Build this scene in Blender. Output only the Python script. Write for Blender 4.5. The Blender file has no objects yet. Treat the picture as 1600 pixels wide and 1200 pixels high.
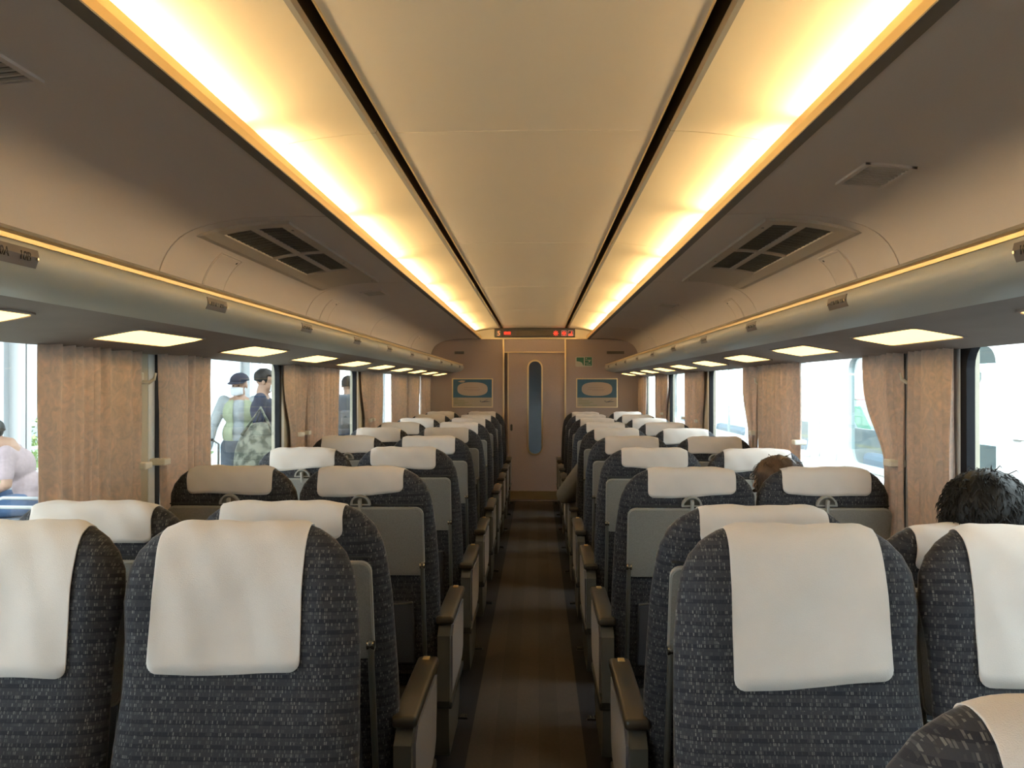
import bpy, bmesh, math, random
from mathutils import Vector, Matrix
random.seed(7)
C = bpy.context.scene.collection
PI = math.pi

# ---------------------------------------------------------------- camera
CAMX, CAMZ, FPX = 0.045, 1.47, 1337.0
cam_d = bpy.data.cameras.new('camera')
cam = bpy.data.objects.new('camera', cam_d); C.objects.link(cam)
cam_d.sensor_fit = 'HORIZONTAL'; cam_d.sensor_width = 36.0
cam_d.lens = FPX/1600*36.0
cam_d.clip_start = 0.05; cam_d.clip_end = 400
cam.location = (CAMX, 0.0, CAMZ)
cam.rotation_euler = (PI/2 + math.atan(4/FPX), 0, math.atan(40/FPX))
bpy.context.scene.camera = cam

# ---------------------------------------------------------------- sky, sun, exposure
sc = bpy.context.scene
w = bpy.data.worlds.new('sky'); sc.world = w; w.use_nodes = True
bg = w.node_tree.nodes['Background']
bg.inputs[0].default_value = (0.86, 0.94, 1.0, 1); bg.inputs[1].default_value = 7.0
sun_d = bpy.data.lights.new('sun_offscreen', 'SUN'); sun_d.energy = 4.0; sun_d.angle = math.radians(2); sun_d.color = (1, .97, .92)
sun = bpy.data.objects.new('sun_offscreen', sun_d); C.objects.link(sun)
sun.rotation_euler = Vector((math.cos(math.radians(58)), 0.22, -math.sin(math.radians(58)))).to_track_quat('-Z', 'Y').to_euler()
sc.view_settings.view_transform = 'Standard'; sc.view_settings.look = 'None'
sc.view_settings.gamma = 1.0; sc.view_settings.use_curve_mapping = False
sc.view_settings.exposure = 0.6
TUBE_E, READ_E = 24.5, 1.9

# ---------------------------------------------------------------- materials
def mat(name, col, rough=.6, metal=0., col2=None, nscale=30., nfac=.5, bump=0., bscale=400., stretch=(1,1,1), sheen=0., spec=.5):
    m = bpy.data.materials.new(name); m.use_nodes = True
    nt = m.node_tree; b = nt.nodes['Principled BSDF']
    b.inputs['Roughness'].default_value = rough; b.inputs['Metallic'].default_value = metal
    b.inputs['Base Color'].default_value = (*col, 1); b.inputs['Specular IOR Level'].default_value = spec
    if sheen: b.inputs['Sheen Weight'].default_value = sheen; b.inputs['Sheen Roughness'].default_value = .5
    tc = nt.nodes.new('ShaderNodeTexCoord'); mp = nt.nodes.new('ShaderNodeMapping')
    mp.inputs['Scale'].default_value = stretch
    nt.links.new(tc.outputs['Object'], mp.inputs['Vector'])
    if col2:
        n = nt.nodes.new('ShaderNodeTexNoise'); n.inputs['Scale'].default_value = nscale; n.inputs['Detail'].default_value = 4
        r = nt.nodes.new('ShaderNodeValToRGB'); r.color_ramp.elements[0].position = .5-nfac/2; r.color_ramp.elements[1].position = .5+nfac/2
        r.color_ramp.elements[0].color = (*col, 1); r.color_ramp.elements[1].color = (*col2, 1)
        nt.links.new(mp.outputs[0], n.inputs['Vector']); nt.links.new(n.outputs['Fac'], r.inputs[0]); nt.links.new(r.outputs[0], b.inputs['Base Color'])
    if bump:
        n2 = nt.nodes.new('ShaderNodeTexNoise'); n2.inputs['Scale'].default_value = bscale; n2.inputs['Detail'].default_value = 2
        bp = nt.nodes.new('ShaderNodeBump'); bp.inputs['Strength'].default_value = bump; bp.inputs['Distance'].default_value = .002
        nt.links.new(mp.outputs[0], n2.inputs['Vector']); nt.links.new(n2.outputs['Fac'], bp.inputs['Height']); nt.links.new(bp.outputs[0], b.inputs['Normal'])
    return m

def emit(name, col, s):
    m = bpy.data.materials.new(name); m.use_nodes = True; nt = m.node_tree
    b = nt.nodes['Principled BSDF']; b.inputs['Base Color'].default_value = (*[min(1, c) for c in col], 1)
    b.inputs['Emission Color'].default_value = (*col, 1); b.inputs['Emission Strength'].default_value = s
    return m

def glass(name, tint, refl=.06):
    m = bpy.data.materials.new(name); m.use_nodes = True; nt = m.node_tree; nt.nodes.clear()
    o = nt.nodes.new('ShaderNodeOutputMaterial'); t = nt.nodes.new('ShaderNodeBsdfTransparent'); g = nt.nodes.new('ShaderNodeBsdfGlossy')
    mx = nt.nodes.new('ShaderNodeMixShader'); lw = nt.nodes.new('ShaderNodeLayerWeight'); pw = nt.nodes.new('ShaderNodeMath'); pw.operation = 'POWER'; pw.inputs[1].default_value = 4.0
    f = nt.nodes.new('ShaderNodeMath'); f.operation = 'MULTIPLY_ADD'; f.inputs[1].default_value = .45; f.inputs[2].default_value = refl*.5
    nt.links.new(lw.outputs['Facing'], pw.inputs[0]); nt.links.new(pw.outputs[0], f.inputs[0])
    t.inputs[0].default_value = (*tint, 1); g.inputs['Roughness'].default_value = .02
    nt.links.new(f.outputs[0], mx.inputs[0]); nt.links.new(t.outputs[0], mx.inputs[1]); nt.links.new(g.outputs[0], mx.inputs[2]); nt.links.new(mx.outputs[0], o.inputs[0])
    return m

def moquette(name, base, tick, dark):
    """seat fabric: rows of small light ticks on a dark weave"""
    m = bpy.data.materials.new(name); m.use_nodes = True; nt = m.node_tree; b = nt.nodes['Principled BSDF']
    b.inputs['Roughness'].default_value = .85; b.inputs['Sheen Weight'].default_value = .42; b.inputs['Sheen Roughness'].default_value = .3
    b.inputs['Sheen Tint'].default_value = (.78, .70, .66, 1); b.inputs['Specular IOR Level'].default_value = .2
    N = nt.nodes.new; L = nt.links.new
    tc = N('ShaderNodeTexCoord'); sp = N('ShaderNodeSeparateXYZ'); L(tc.outputs['Object'], sp.inputs[0])
    def math_(op, a, bb=None):
        n = N('ShaderNodeMath'); n.operation = op
        if isinstance(a, (int, float)): n.inputs[0].default_value = a
        else: L(a, n.inputs[0])
        if bb is not None:
            if isinstance(bb, (int, float)): n.inputs[1].default_value = bb
            else: L(bb, n.inputs[1])
        return n.outputs[0]
    u = math_('MULTIPLY', sp.outputs[0], 300.0)
    v = math_('MULTIPLY', sp.outputs[2], 135.0)
    fu, fv = math_('FLOOR', u), math_('FLOOR', v)
    cb = N('ShaderNodeCombineXYZ'); L(fu, cb.inputs[0]); L(fv, cb.inputs[1]); L(math_('FLOOR', math_('MULTIPLY', sp.outputs[1], 90.0)), cb.inputs[2])
    wn = N('ShaderNodeTexWhiteNoise'); wn.noise_dimensions = '3D'; L(cb.outputs[0], wn.inputs['Vector'])
    frv = math_('FRACT', v); fru = math_('FRACT', u)
    inrow = math_('MULTIPLY', math_('GREATER_THAN', frv, .22), math_('GREATER_THAN', fru, .3))
    lit = math_('MULTIPLY', math_('POWER', wn.outputs['Value'], 5.0), inrow)
    band = math_('GREATER_THAN', math_('FRACT', math_('MULTIPLY', v, 1/3.)), .62)
    mx1 = N('ShaderNodeMix'); mx1.data_type = 'RGBA'; mx1.inputs[6].default_value = (*base, 1); mx1.inputs[7].default_value = (*dark, 1)
    L(math_('MULTIPLY', band, .8), mx1.inputs[0])
    mx = N('ShaderNodeMix'); mx.data_type = 'RGBA'; mx.inputs[7].default_value = (*tick, 1); L(mx1.outputs[2], mx.inputs[6]); L(lit, mx.inputs[0])
    L(mx.outputs[2], b.inputs['Base Color'])
    bp = N('ShaderNodeBump'); bp.inputs['Strength'].default_value = .4; bp.inputs['Distance'].default_value = .0015; L(wn.outputs['Value'], bp.inputs['Height']); L(bp.outputs[0], b.inputs['Normal'])
    return m

def cloth_translucent(name, c1, c2, trans=.3, scale=9):
    m = mat(name, c1, .9, 0, c2, scale, .5, .3, 900, (1, 1, .9), .2, .15)
    for n_ in m.node_tree.nodes:
        if n_.type == 'TEX_NOISE' and n_.inputs['Scale'].default_value < 100: n_.inputs['Distortion'].default_value = 1.6
    nt = m.node_tree; b = nt.nodes['Principled BSDF']; o = nt.nodes['Material Output']
    t = nt.nodes.new('ShaderNodeBsdfTranslucent'); mx = nt.nodes.new('ShaderNodeMixShader'); mx.inputs[0].default_value = trans
    src = b.inputs['Base Color'].links[0].from_socket; nt.links.new(src, t.inputs[0])
    nt.links.new(b.outputs[0], mx.inputs[1]); nt.links.new(t.outputs[0], mx.inputs[2]); nt.links.new(mx.outputs[0], o.inputs[0])
    return m

M = {}
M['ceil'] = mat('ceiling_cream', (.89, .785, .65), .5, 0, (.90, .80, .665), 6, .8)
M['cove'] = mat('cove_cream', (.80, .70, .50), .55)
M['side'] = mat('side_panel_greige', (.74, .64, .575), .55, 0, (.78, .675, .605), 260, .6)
M['gold'] = mat('gold_anodised', (.80, .58, .27), .32, .75)
M['goldtrim'] = mat('brass_trim', (.72, .56, .33), .3, .9)
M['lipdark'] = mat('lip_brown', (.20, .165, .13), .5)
M['slot'] = mat('slot_anodised', (.035, .032, .028), .7)
M['greymould'] = mat('grey_moulding', (.30, .29, .25), .45)
M['rack'] = mat('rack_grey', (.43, .42, .375), .45, 0, (.46, .445, .40), 300, .6)
M['under'] = mat('rack_underside_suede', (.33, .265, .235), .85, 0, (.245, .20, .18), 9, .7, .2, 300, (1, .35, 1))
M['wall'] = mat('wall_beige', (.50, .45, .36), .55)
M['endwall'] = mat('end_wall_mauve', (.37, .285, .255), .8, 0, (.46, .365, .33), 240, .5, .25, 500)
M['rubber'] = mat('black_gasket', (.010, .010, .014), .6, spec=.2)
M['surround'] = mat('window_surround_white', (.74, .76, .78), .4)
M['glass'] = glass('window_glass', (.93, .97, .96))
M['curtain'] = cloth_translucent('curtain_cloth', (.76, .56, .455), (.50, .42, .375), .25, 30)
M['fabric'] = moquette('seat_moquette', (.040, .040, .047), (.16, .155, .15), (.020, .020, .027))
M['fabric_side'] = mat('seat_piping', (.12, .108, .106), .9, 0, (.07, .064, .066), 140, .7, .3, 500, sheen=.5)
M['cover'] = mat('cover_cloth', (.64, .58, .545), .9, 0, (.605, .55, .515), 14, .6, .35, 700, sheen=.2)
M['tray'] = mat('tray_grey', (.30, .285, .265), .38, .2, (.22, .21, .195), 420, .4, .25, 900)
M['latch'] = mat('latch_grey', (.34, .325, .30), .4)
M['bar'] = mat('bar_grey', (.16, .155, .14), .3, .6)
M['pocket'] = mat('pocket_cloth', (.035, .036, .046), .9, 0, (.06, .062, .074), 300, .5)
M['armcap'] = mat('armrest_brown', (.048, .038, .028), .33)
M['armside'] = mat('armrest_fabric', (.16, .148, .16), .9, 0, (.115, .107, .118), 200, .6, .3, 500, sheen=.3)
M['plastic'] = mat('seat_plastic', (.08, .076, .066), .4)
M['base'] = mat('seat_base', (.03, .029, .028), .5)
M['steel'] = mat('pedal_steel', (.6, .56, .48), .25, 1.)
M['carpet'] = mat('carpet_navy', (.013, .0125, .018), .95, 0, (.021, .020, .026), 130, .6, .5, 700)
M['runner'] = mat('carpet_runner', (.080, .065, .055), .95, 0, (.060, .050, .043), 90, .7, .5, 700, (1, .8, 1))
M['runner2'] = mat('carpet_runner_stripe', (.066, .054, .047), .95, 0, (.050, .042, .037), 90, .7, .5, 700, (1, .8, 1))
M['plate'] = mat('number_plate', (.19, .165, .155), .35, .5)
M['ink'] = mat('ink', (.02, .018, .018), .5)
M['white'] = mat('white_plastic', (.72, .68, .60), .4)
M['read'] = emit('reading_light_glow', (1.0, .68, .24), READ_E)
M['tube'] = emit('fluorescent_glow', (1.0, .77, .42), TUBE_E)
M['grille'] = mat('grille_dark', (.12, .105, .085), .7, 0, (.16, .14, .115), 160, .5, .3, 300, (1, .1, 1))
M['ventframe'] = mat('vent_frame', (.58, .50, .42), .5)

# ---------------------------------------------------------------- mesh helpers
def mesh_obj(name, verts, faces, m, parent=None, smooth=False, loc=None):
    me = bpy.data.meshes.new(name); me.from_pydata([tuple(v) for v in verts], [], faces)
    me.materials.append(M[m] if isinstance(m, str) else m)
    if smooth: me.polygons.foreach_set('use_smooth', [True]*len(me.polygons))
    me.update()
    return link(name, me, parent, loc)

def link(name, me, parent=None, loc=None):
    o = bpy.data.objects.new(name, me); C.objects.link(o)
    if parent: o.parent = parent
    if loc: o.location = loc
    return o

def fixn(o):
    bm = bmesh.new(); bm.from_mesh(o.data); bmesh.ops.recalc_face_normals(bm, faces=bm.faces); bm.to_mesh(o.data); bm.free(); return o

class MB:
    def __init__(s): s.v = []; s.f = []
    def add(s, v, f):
        n = len(s.v); s.v += [tuple(p) for p in v]; s.f += [tuple(i+n for i in q) for q in f]; return s
    def box(s, x0, x1, y0, y1, z0, z1):
        return s.add([(x0,y0,z0),(x1,y0,z0),(x1,y1,z0),(x0,y1,z0),(x0,y0,z1),(x1,y0,z1),(x1,y1,z1),(x0,y1,z1)],
                     [(0,3,2,1),(4,5,6,7),(0,1,5,4),(1,2,6,5),(2,3,7,6),(3,0,4,7)])
    def rbox(s, x0, x1, y0, y1, z0, z1, r=.01, seg=3):
        bm = bmesh.new(); bmesh.ops.create_cube(bm, size=1)
        for v in bm.verts: v.co = Vector(((x0+x1)/2+v.co.x*(x1-x0), (y0+y1)/2+v.co.y*(y1-y0), (z0+z1)/2+v.co.z*(z1-z0)))
        bmesh.ops.bevel(bm, geom=bm.edges[:], offset=r, segments=seg, affect='EDGES', profile=.5)
        bm.verts.ensure_lookup_table(); vs = [v.co.copy() for v in bm.verts]; fs = [[v.index for v in f.verts] for f in bm.faces]; bm.free()
        return s.add(vs, fs)
    def prism(s, poly, axis, a, b):
        """closed polygon extruded along an axis; poly in the two other axes (cyclic xyz order without axis)"""
        n = len(poly); mk = {'x': lambda p, t: (t, p[0], p[1]), 'y': lambda p, t: (p[0], t, p[1]), 'z': lambda p, t: (p[0], p[1], t)}[axis]
        v = [mk(p, a) for p in poly]+[mk(p, b) for p in poly]
        return s.add(v, [tuple(range(n)), tuple(range(2*n-1, n-1, -1))]+[(i, n+i, n+(i+1) % n, (i+1) % n) for i in range(n)])
    def ring(s, outer, inner, axis, a, b):
        n = len(outer); mk = {'x': lambda p, t: (t, p[0], p[1]), 'y': lambda p, t: (p[0], t, p[1]), 'z': lambda p, t: (p[0], p[1], t)}[axis]
        v = [mk(p, a) for p in outer]+[mk(p, a) for p in inner]+[mk(p, b) for p in outer]+[mk(p, b) for p in inner]
        f = []
        for i in range(n):
            j = (i+1) % n
            f += [(i, j, n+j, n+i), (2*n+i, 3*n+i, 3*n+j, 2*n+j), (i, 2*n+i, 2*n+j, j), (n+i, n+j, 3*n+j, 3*n+i)]
        return s.add(v, f)
    def tube(s, pts, rad, seg=12, caps=True):
        pts = [Vector(p) for p in pts]; rad = rad if isinstance(rad, (list, tuple)) else [rad]*len(pts)
        n0 = len(s.v); k = len(pts)
        for i, p in enumerate(pts):
            t = (pts[min(i+1, k-1)]-pts[max(i-1, 0)]).normalized()
            ref = Vector((0, 0, 1)) if abs(t.z) < .9 else Vector((0, 1, 0))
            a = t.cross(ref).normalized(); b = t.cross(a)
            for q in range(seg):
                an = 2*PI*q/seg; s.v.append(tuple(p+(a*math.cos(an)+b*math.sin(an))*rad[i]))
        for i in range(k-1):
            for q in range(seg):
                r = (q+1) % seg; s.f.append((n0+i*seg+q, n0+i*seg+r, n0+(i+1)*seg+r, n0+(i+1)*seg+q))
        if caps:
            s.f.append(tuple(n0+q for q in range(seg-1, -1, -1))); s.f.append(tuple(n0+(k-1)*seg+q for q in range(seg)))
        return s
    def ell(s, c, r, nu=20, nv=12, rot=None):
        n0 = len(s.v); c = Vector(c)
        for j in range(nv+1):
            th = PI*j/nv
            for i in range(nu):
                p = Vector((r[0]*math.sin(th)*math.cos(2*PI*i/nu), r[1]*math.sin(th)*math.sin(2*PI*i/nu), r[2]*math.cos(th)))
                if rot: p = rot @ p
                s.v.append(tuple(c+p))
        for j in range(nv):
            for i in range(nu):
                k = (i+1) % nu; s.f.append((n0+j*nu+i, n0+(j+1)*nu+i, n0+(j+1)*nu+k, n0+j*nu+k))
        return s
    def build(s, name, m, parent=None, smooth=False, loc=None): return fixn(mesh_obj(name, s.v, s.f, m, parent, smooth, loc))

def auto_smooth(o, ang=40):
    me = o.data; me.polygons.foreach_set('use_smooth', [True]*len(me.polygons))
    try: me.set_sharp_from_angle(angle=math.radians(ang))
    except Exception: pass
    return o

def rrect(x0, x1, z0, z1, r, seg=5):
    p = []
    for cx, cz, a in ((x1-r, z1-r, 0), (x0+r, z1-r, 90), (x0+r, z0+r, 180), (x1-r, z0+r, 270)):
        for i in range(seg+1):
            t = math.radians(a+90*i/seg); p.append((cx+r*math.cos(t), cz+r*math.sin(t)))
    return p

def empty(name, loc=(0, 0, 0), rz=0):
    o = bpy.data.objects.new(name, None); C.objects.link(o); o.location = loc; o.rotation_euler = (0, 0, rz); o.empty_display_size = .1
    return o
def tag(o, label, cat, group=None):
    o['label'] = label; o['category'] = cat
    if group: o['group'] = group
    return o
def structure(o, label=None):
    o['kind'] = 'structure'
    if label: o['label'] = label
    return o
def text_mesh(body, size, depth=.0008):
    cu = bpy.data.curves.new('lettering', 'FONT'); cu.body = body; cu.size = size; cu.extrude = depth; cu.align_x = 'CENTER'; cu.align_y = 'CENTER'
    o = bpy.data.objects.new('lettering', cu); C.objects.link(o)
    me = bpy.data.meshes.new_from_object(o.evaluated_get(bpy.context.evaluated_depsgraph_get())); bpy.data.objects.remove(o)
    return me

# ---------------------------------------------------------------- layout
Y0, Y1 = -2.9, 11.0                 # rear and front end walls
WX = 1.36                           # inner face of the side walls
WIN = [1.92+1.95*k for k in range(-2, 5)]; WH = .755
WZ0, WZ1 = .78, 1.62
NTH = ['first', 'second', 'third', 'fourth', 'fifth', 'sixth', 'seventh', 'eighth', 'ninth', 'tenth', 'eleventh', 'twelfth']
SIDE = {-1: 'platform side', 1: 'side facing the white train'}

# floor
fl = structure(MB().box(-1.46, 1.46, Y0-.1, Y1+.1, -.12, 0).build('floor', 'carpet'), 'dark navy carpeted train floor')
for i, (a, b, mm) in enumerate(((-.235, -.135, 'runner'), (-.135, -.05, 'runner2'), (-.05, .05, 'runner'), (.05, .135, 'runner2'), (.135, .235, 'runner'))):
    MB().box(a, b, Y0, Y1-.06, -.002, .004).build('carpet_stripe', mm, fl)

# side walls with window openings
wn_ = 0
for sx, nm in ((-1, 'wall_left'), (1, 'wall_right')):
    mb = MB()
    def bx(y0, y1, z0, z1, a=WX, b=1.405): mb.box(min(sx*a, sx*b), max(sx*a, sx*b), y0, y1, z0, z1)
    bx(Y0-.1, Y1+.1, 0, WZ0); bx(Y0-.1, Y1+.1, WZ1, 2.42)
    ys = [Y0-.1]
    for c in WIN: ys += [c-WH, c+WH]
    ys.append(Y1+.1)
    for i in range(0, len(ys), 2):
        if ys[i+1] > ys[i]: bx(ys[i], ys[i+1], WZ0, WZ1)
    wl = structure(mb.build(nm, 'wall'), 'beige side wall panel with window openings')
    MB().box(min(sx*1.338, sx*1.362), max(sx*1.338, sx*1.362), Y0, Y1, .735, .765).build('window_ledge', 'plastic', wl)
    MB().box(min(sx*1.325, sx*1.362), max(sx*1.325, sx*1.362), Y0, Y1, .03, .14).build('heater_duct', 'base', wl)
    for c in WIN:
        wn_ += 1
        we = structure(empty('window_%d' % wn_, (sx*WX, c, WZ0)), 'train window with black rubber frame and white surround')
        H_ = WZ1-WZ0
        def X(a, b): return (min(sx*a, sx*b), max(sx*a, sx*b))
        MB().ring(rrect(-WH-.02, WH+.02, -.02, H_+.02, .01), rrect(-WH+.018, WH-.018, .018, H_-.018, .075), 'x', *X(-.004, .022)).build('window_frame', 'rubber', we)
        MB().ring(rrect(-WH-.07, WH+.07, -.085, H_+.04, .01), rrect(-WH-.019, WH+.019, -.019, H_+.019, .01), 'x', *X(-.003, .004)).build('surround', 'surround', we)
        MB().prism(rrect(-WH+.005, WH-.005, .005, H_-.005, .075), 'x', *X(.012, .018)).build('pane', 'glass', we)

# roof shell
structure(MB().box(-1.46, 1.46, Y0-.1, Y1+.1, 2.42, 2.5).build('roof', 'wall'), 'outer roof of the railway car')

# ---------------------------------------------------------------- ceiling
ceil = structure(empty('ceiling', (0, 4, 2.2)), 'cream ceiling with lit coves'); ceil.location = (0, 0, 0)
seams = [Y0, -1.41, .54, 2.49, 4.44, 6.39, 8.34, 10.29, 10.95]
G = .0025
def shell(name, prof, y0, y1, m, parent, th=.012, up=True):
    """open cross profile (x,z) extruded in y, thickened outward (up)"""
    n = len(prof); v = []; f = []
    nor = []
    for i in range(n):
        a = Vector(prof[max(i-1, 0)]); b = Vector(prof[min(i+1, n-1)]); t = (b-a).normalized(); nn = Vector((-t.y, t.x))
        nor.append(nn)
    sgn = 1 if (nor[0].y > 0) == up else -1
    loop = [Vector(p) for p in prof]+[Vector(prof[i])+nor[i]*th*sgn for i in range(n-1, -1, -1)]
    o = MB().prism([(p.x, p.y) for p in loop], 'y', y0, y1).build(name, m, parent)
    return auto_smooth(o, 35)
for a, b in zip(seams[:-1], seams[1:]):
    shell('center_panel', [(-.386+.772*i/8, 2.212+.004*(1-((i-4)/4)**2)) for i in range(9)], a+G, b-G, 'ceil', ceil)
    for s in (-1, 1):
        pr = [(.4425, 2.211), (.50, 2.208), (.58, 2.200), (.66, 2.188), (.72, 2.176), (.775, 2.160)]
        shell('cove_panel', [(s*x, z) for x, z in pr], a+G, b-G, 'cove', ceil)
        shell('slot_moulding', [(s*x, z) for x, z in ((.424, 2.223), (.426, 2.217), (.430, 2.2115), (.444, 2.211))], a+G, b-G, 'greymould', ceil, .006)
for s in (-1, 1):
    MB().box(min(s*.376, s*.436), max(s*.376, s*.436), Y0, 10.95, 2.405, 2.415).box(min(s*.376, s*.3825), max(s*.376, s*.3825), Y0, 10.95, 2.228, 2.405).box(min(s*.4295, s*.436), max(s*.4295, s*.436), Y0, 10.95, 2.2205, 2.405).build('slot_channel', 'slot', ceil)
    MB().box(min(s*.3835, s*.3872), max(s*.3835, s*.3872), Y0, 10.95, 2.2085, 2.226).build('slot_edge', 'gold', ceil)
    # cove trough: floor, outer wall and the gold lip
    MB().prism([(s*x, z) for x, z in ((.676, 2.081), (.681, 2.081), (.681, 2.122), (.6765, 2.122), (.674, 2.10))], 'y', Y0, 10.97).build('cove_lip', 'gold', ceil)
    MB().prism([(s*x, z) for x, z in ((.676, 2.0775), (.676, 2.081), (.709, 2.083), (.709, 2.0775))], 'y', Y0, 10.97).build('lip_flange', 'lipdark', ceil)
    MB().prism([(s*x, z) for x, z in ((.681, 2.0835), (.681, 2.088), (.79, 2.098), (.79, 2.092))], 'y', Y0, 10.97).build('cove_trough', 'white', ceil)
    MB().box(min(s*.785, s*.80), max(s*.785, s*.80), Y0, 10.97, 2.09, 2.19).build('cove_back', 'white', ceil)
# end piece of the coves
MB().prism([(-.80, 2.081), (.80, 2.081), (.80, 2.40), (-.80, 2.40)], 'y', 10.955, 10.998).build('cove_end', 'cove', ceil)
MB().box(-.69, .69, 10.93, 10.957, 2.076, 2.084).build('cove_end_trim', 'goldtrim', ceil)

# fluorescent tubes hidden behind the lips
for s in (-1, 1):
    for i in range(11):
        a = -1.3+1.2*i-1.2 if i == 0 else -1.3+1.2*(i-1)
        b = a+1.2
        if b > 10.95: b = 10.93
        if b-a < .5: continue
        off = '_offscreen' if b < 1.42 else ''        # the same cove lamps, before the picture begins
        e = empty('fluorescent_tube'+off, (s*.735, (a+b)/2, 2.137)); hl = (b-a)/2-.062
        MB().tube([(0, -hl, 0), (0, hl, 0)], .0125, 12).build('tube'+off, 'tube', e, True)
        for q in (-1, 1):
            MB().tube([(0, q*hl, 0), (0, q*(hl+.025), 0)], .0135, 12).build('end_cap', 'white', e, True)
            MB().box(-.012, .012, q*(hl+.012)-.006, q*(hl+.012)+.006, -.046, .002).build('holder', 'white', e)
        tag(e, '%s warm fluorescent tube from the end wall in ceiling cove, %s' % (NTH[10-i], SIDE[s]), 'tube light', 'cove tubes, '+SIDE[s])

# side ceiling panels
PR = [(.709, 2.081), (.80, 2.084), (.90, 2.083), (.965, 2.081), (1.04, 2.074), (1.11, 2.063), (1.165, 2.050), (1.21, 2.034), (1.25, 2.010), (1.282, 1.978), (1.308, 1.935), (1.326, 1.885), (1.335, 1.83), (1.341, 1.77), (1.344, 1.70)]
def catmull(P, sub=4):
    out = []
    for i in range(len(P)-1):
        p0, p1, p2, p3 = [Vector(P[max(0, min(len(P)-1, j))]) for j in (i-1, i, i+1, i+2)]
        for q in range(sub):
            t = q/sub
            out.append(.5*((2*p1)+(p2-p0)*t+(2*p0-5*p1+4*p2-p3)*t*t+(3*p1-p0-3*p2+p3)*t**3))
    out.append(Vector(P[-1])); return out
PRS = catmull(PR, 3)
SL = [0]
for i in range(1, len(PRS)): SL.append(SL[-1]+(PRS[i]-PRS[i-1]).length)
def prof(s):
    for i in range(1, len(SL)):
        if s <= SL[i] or i == len(SL)-1:
            t = (s-SL[i-1])/(SL[i]-SL[i-1]); p = PRS[i-1].lerp(PRS[i], t); d = (PRS[i]-PRS[i-1]).normalized()
            return p, Vector((d.y, -d.x))     # normal points to the room (down / inwards)
def s_at_x(x):
    for i in range(1, len(PRS)):
        if PRS[i].x >= x: return SL[i-1]+(SL[i]-SL[i-1])*(x-PRS[i-1].x)/(PRS[i].x-PRS[i-1].x)
    return SL[-1]
def s_at_z(z):
    for i in range(len(PRS)-1, 0, -1):
        if PRS[i-1].y >= z >= PRS[i].y and PRS[i].x > 1.0: return SL[i-1]+(SL[i]-SL[i-1])*(PRS[i-1].y-z)/(PRS[i-1].y-PRS[i].y)
    return SL[-1]
def slab(mb, sx, s0, s1, y0, y1, d0, d1, n=6):
    poly = []
    for i in range(n+1):
        p, nn = prof(s0+(s1-s0)*i/n); q = p+nn*d0; poly.append((sx*q.x, q.y))
    for i in range(n, -1, -1):
        p, nn = prof(s0+(s1-s0)*i/n); q = p+nn*d1; poly.append((sx*q.x, q.y))
    mb.prism(poly, 'y', y0, y1); return mb
jnt = [Y0, -.84, 1.11, 3.06, 5.02, 6.97, 8.92, 10.97]
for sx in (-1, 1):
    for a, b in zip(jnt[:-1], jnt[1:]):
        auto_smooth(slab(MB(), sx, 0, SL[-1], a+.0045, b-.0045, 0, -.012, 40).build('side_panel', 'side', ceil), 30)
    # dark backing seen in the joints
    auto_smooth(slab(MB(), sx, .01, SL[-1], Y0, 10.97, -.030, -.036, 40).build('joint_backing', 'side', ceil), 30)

def vent(sx, y0, y1, label):
    x0, x1 = .875, 1.20; s0, s1 = s_at_x(x0), s_at_x(x1)
    e = empty('air_intake_vent', (0, 0, 0)); fr = MB()
    slab(fr, sx, s0, s0+.045, y0, y1, -.002, .012, 2); slab(fr, sx, s1-.055, s1, y0, y1, -.002, .010, 3)
    g0, g1 = s0+.045, s1-.055; mid = (g0+g1)/2; ln = (y1-y0)
    yb = [y0+.07, y0+.07+.34*ln, y0+.07+.36*ln, y0+.07+.66*ln]
    slab(fr, sx, g0, g1, y0, yb[0], -.002, .011, 4); slab(fr, sx, g0, g1, yb[1], yb[2], -.002, .009, 4); slab(fr, sx, g0, g1, yb[3], y1, -.002, .011, 4)
    slab(fr, sx, mid-.012, mid+.012, yb[0], yb[3], -.002, .009, 2)
    auto_smooth(fr.build('frame', 'ventframe', e), 30)
    poly = []
    for q, d in ((s1-.002, -.002), (s1-.002, .010), (s1+.026, -.0005), (s1+.026, -.002)):
        p, nn = prof(q); v = p+nn*d; poly.append((sx*v.x, v.y))
    MB().prism(poly, 'y', y0, y1).build('sloping_edge', 'ventframe', e)
    for a, b in ((g0, mid-.012), (mid+.012, g1)):
        for ya, yz in ((yb[0], yb[1]), (yb[2], yb[3])):
            gr = slab(MB(), sx, a, b, ya, yz, -.002, .002, 2).build('grille', 'grille', e)
            mb = MB(); nsl = 12
            for q in range(1, nsl): yy = ya+(yz-ya)*q/nsl; slab(mb, sx, a, b, yy-.003, yy+.003, .002, .0045, 1)
            mb.build('louvre', 'grille', gr)
    for ya in (y0+.12, y0+.55*ln, y1-.1):
        slab(MB(), sx, s0+.018, s0+.026, ya, ya+.012, .011, .014, 1).build('screw', 'bar', e)
    return tag(e, label, 'air vent')
for sx in (-1, 1):
    vent(sx, 3.14, 4.93, 'large four-grille air intake in side ceiling, %s' % SIDE[sx])
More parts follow.
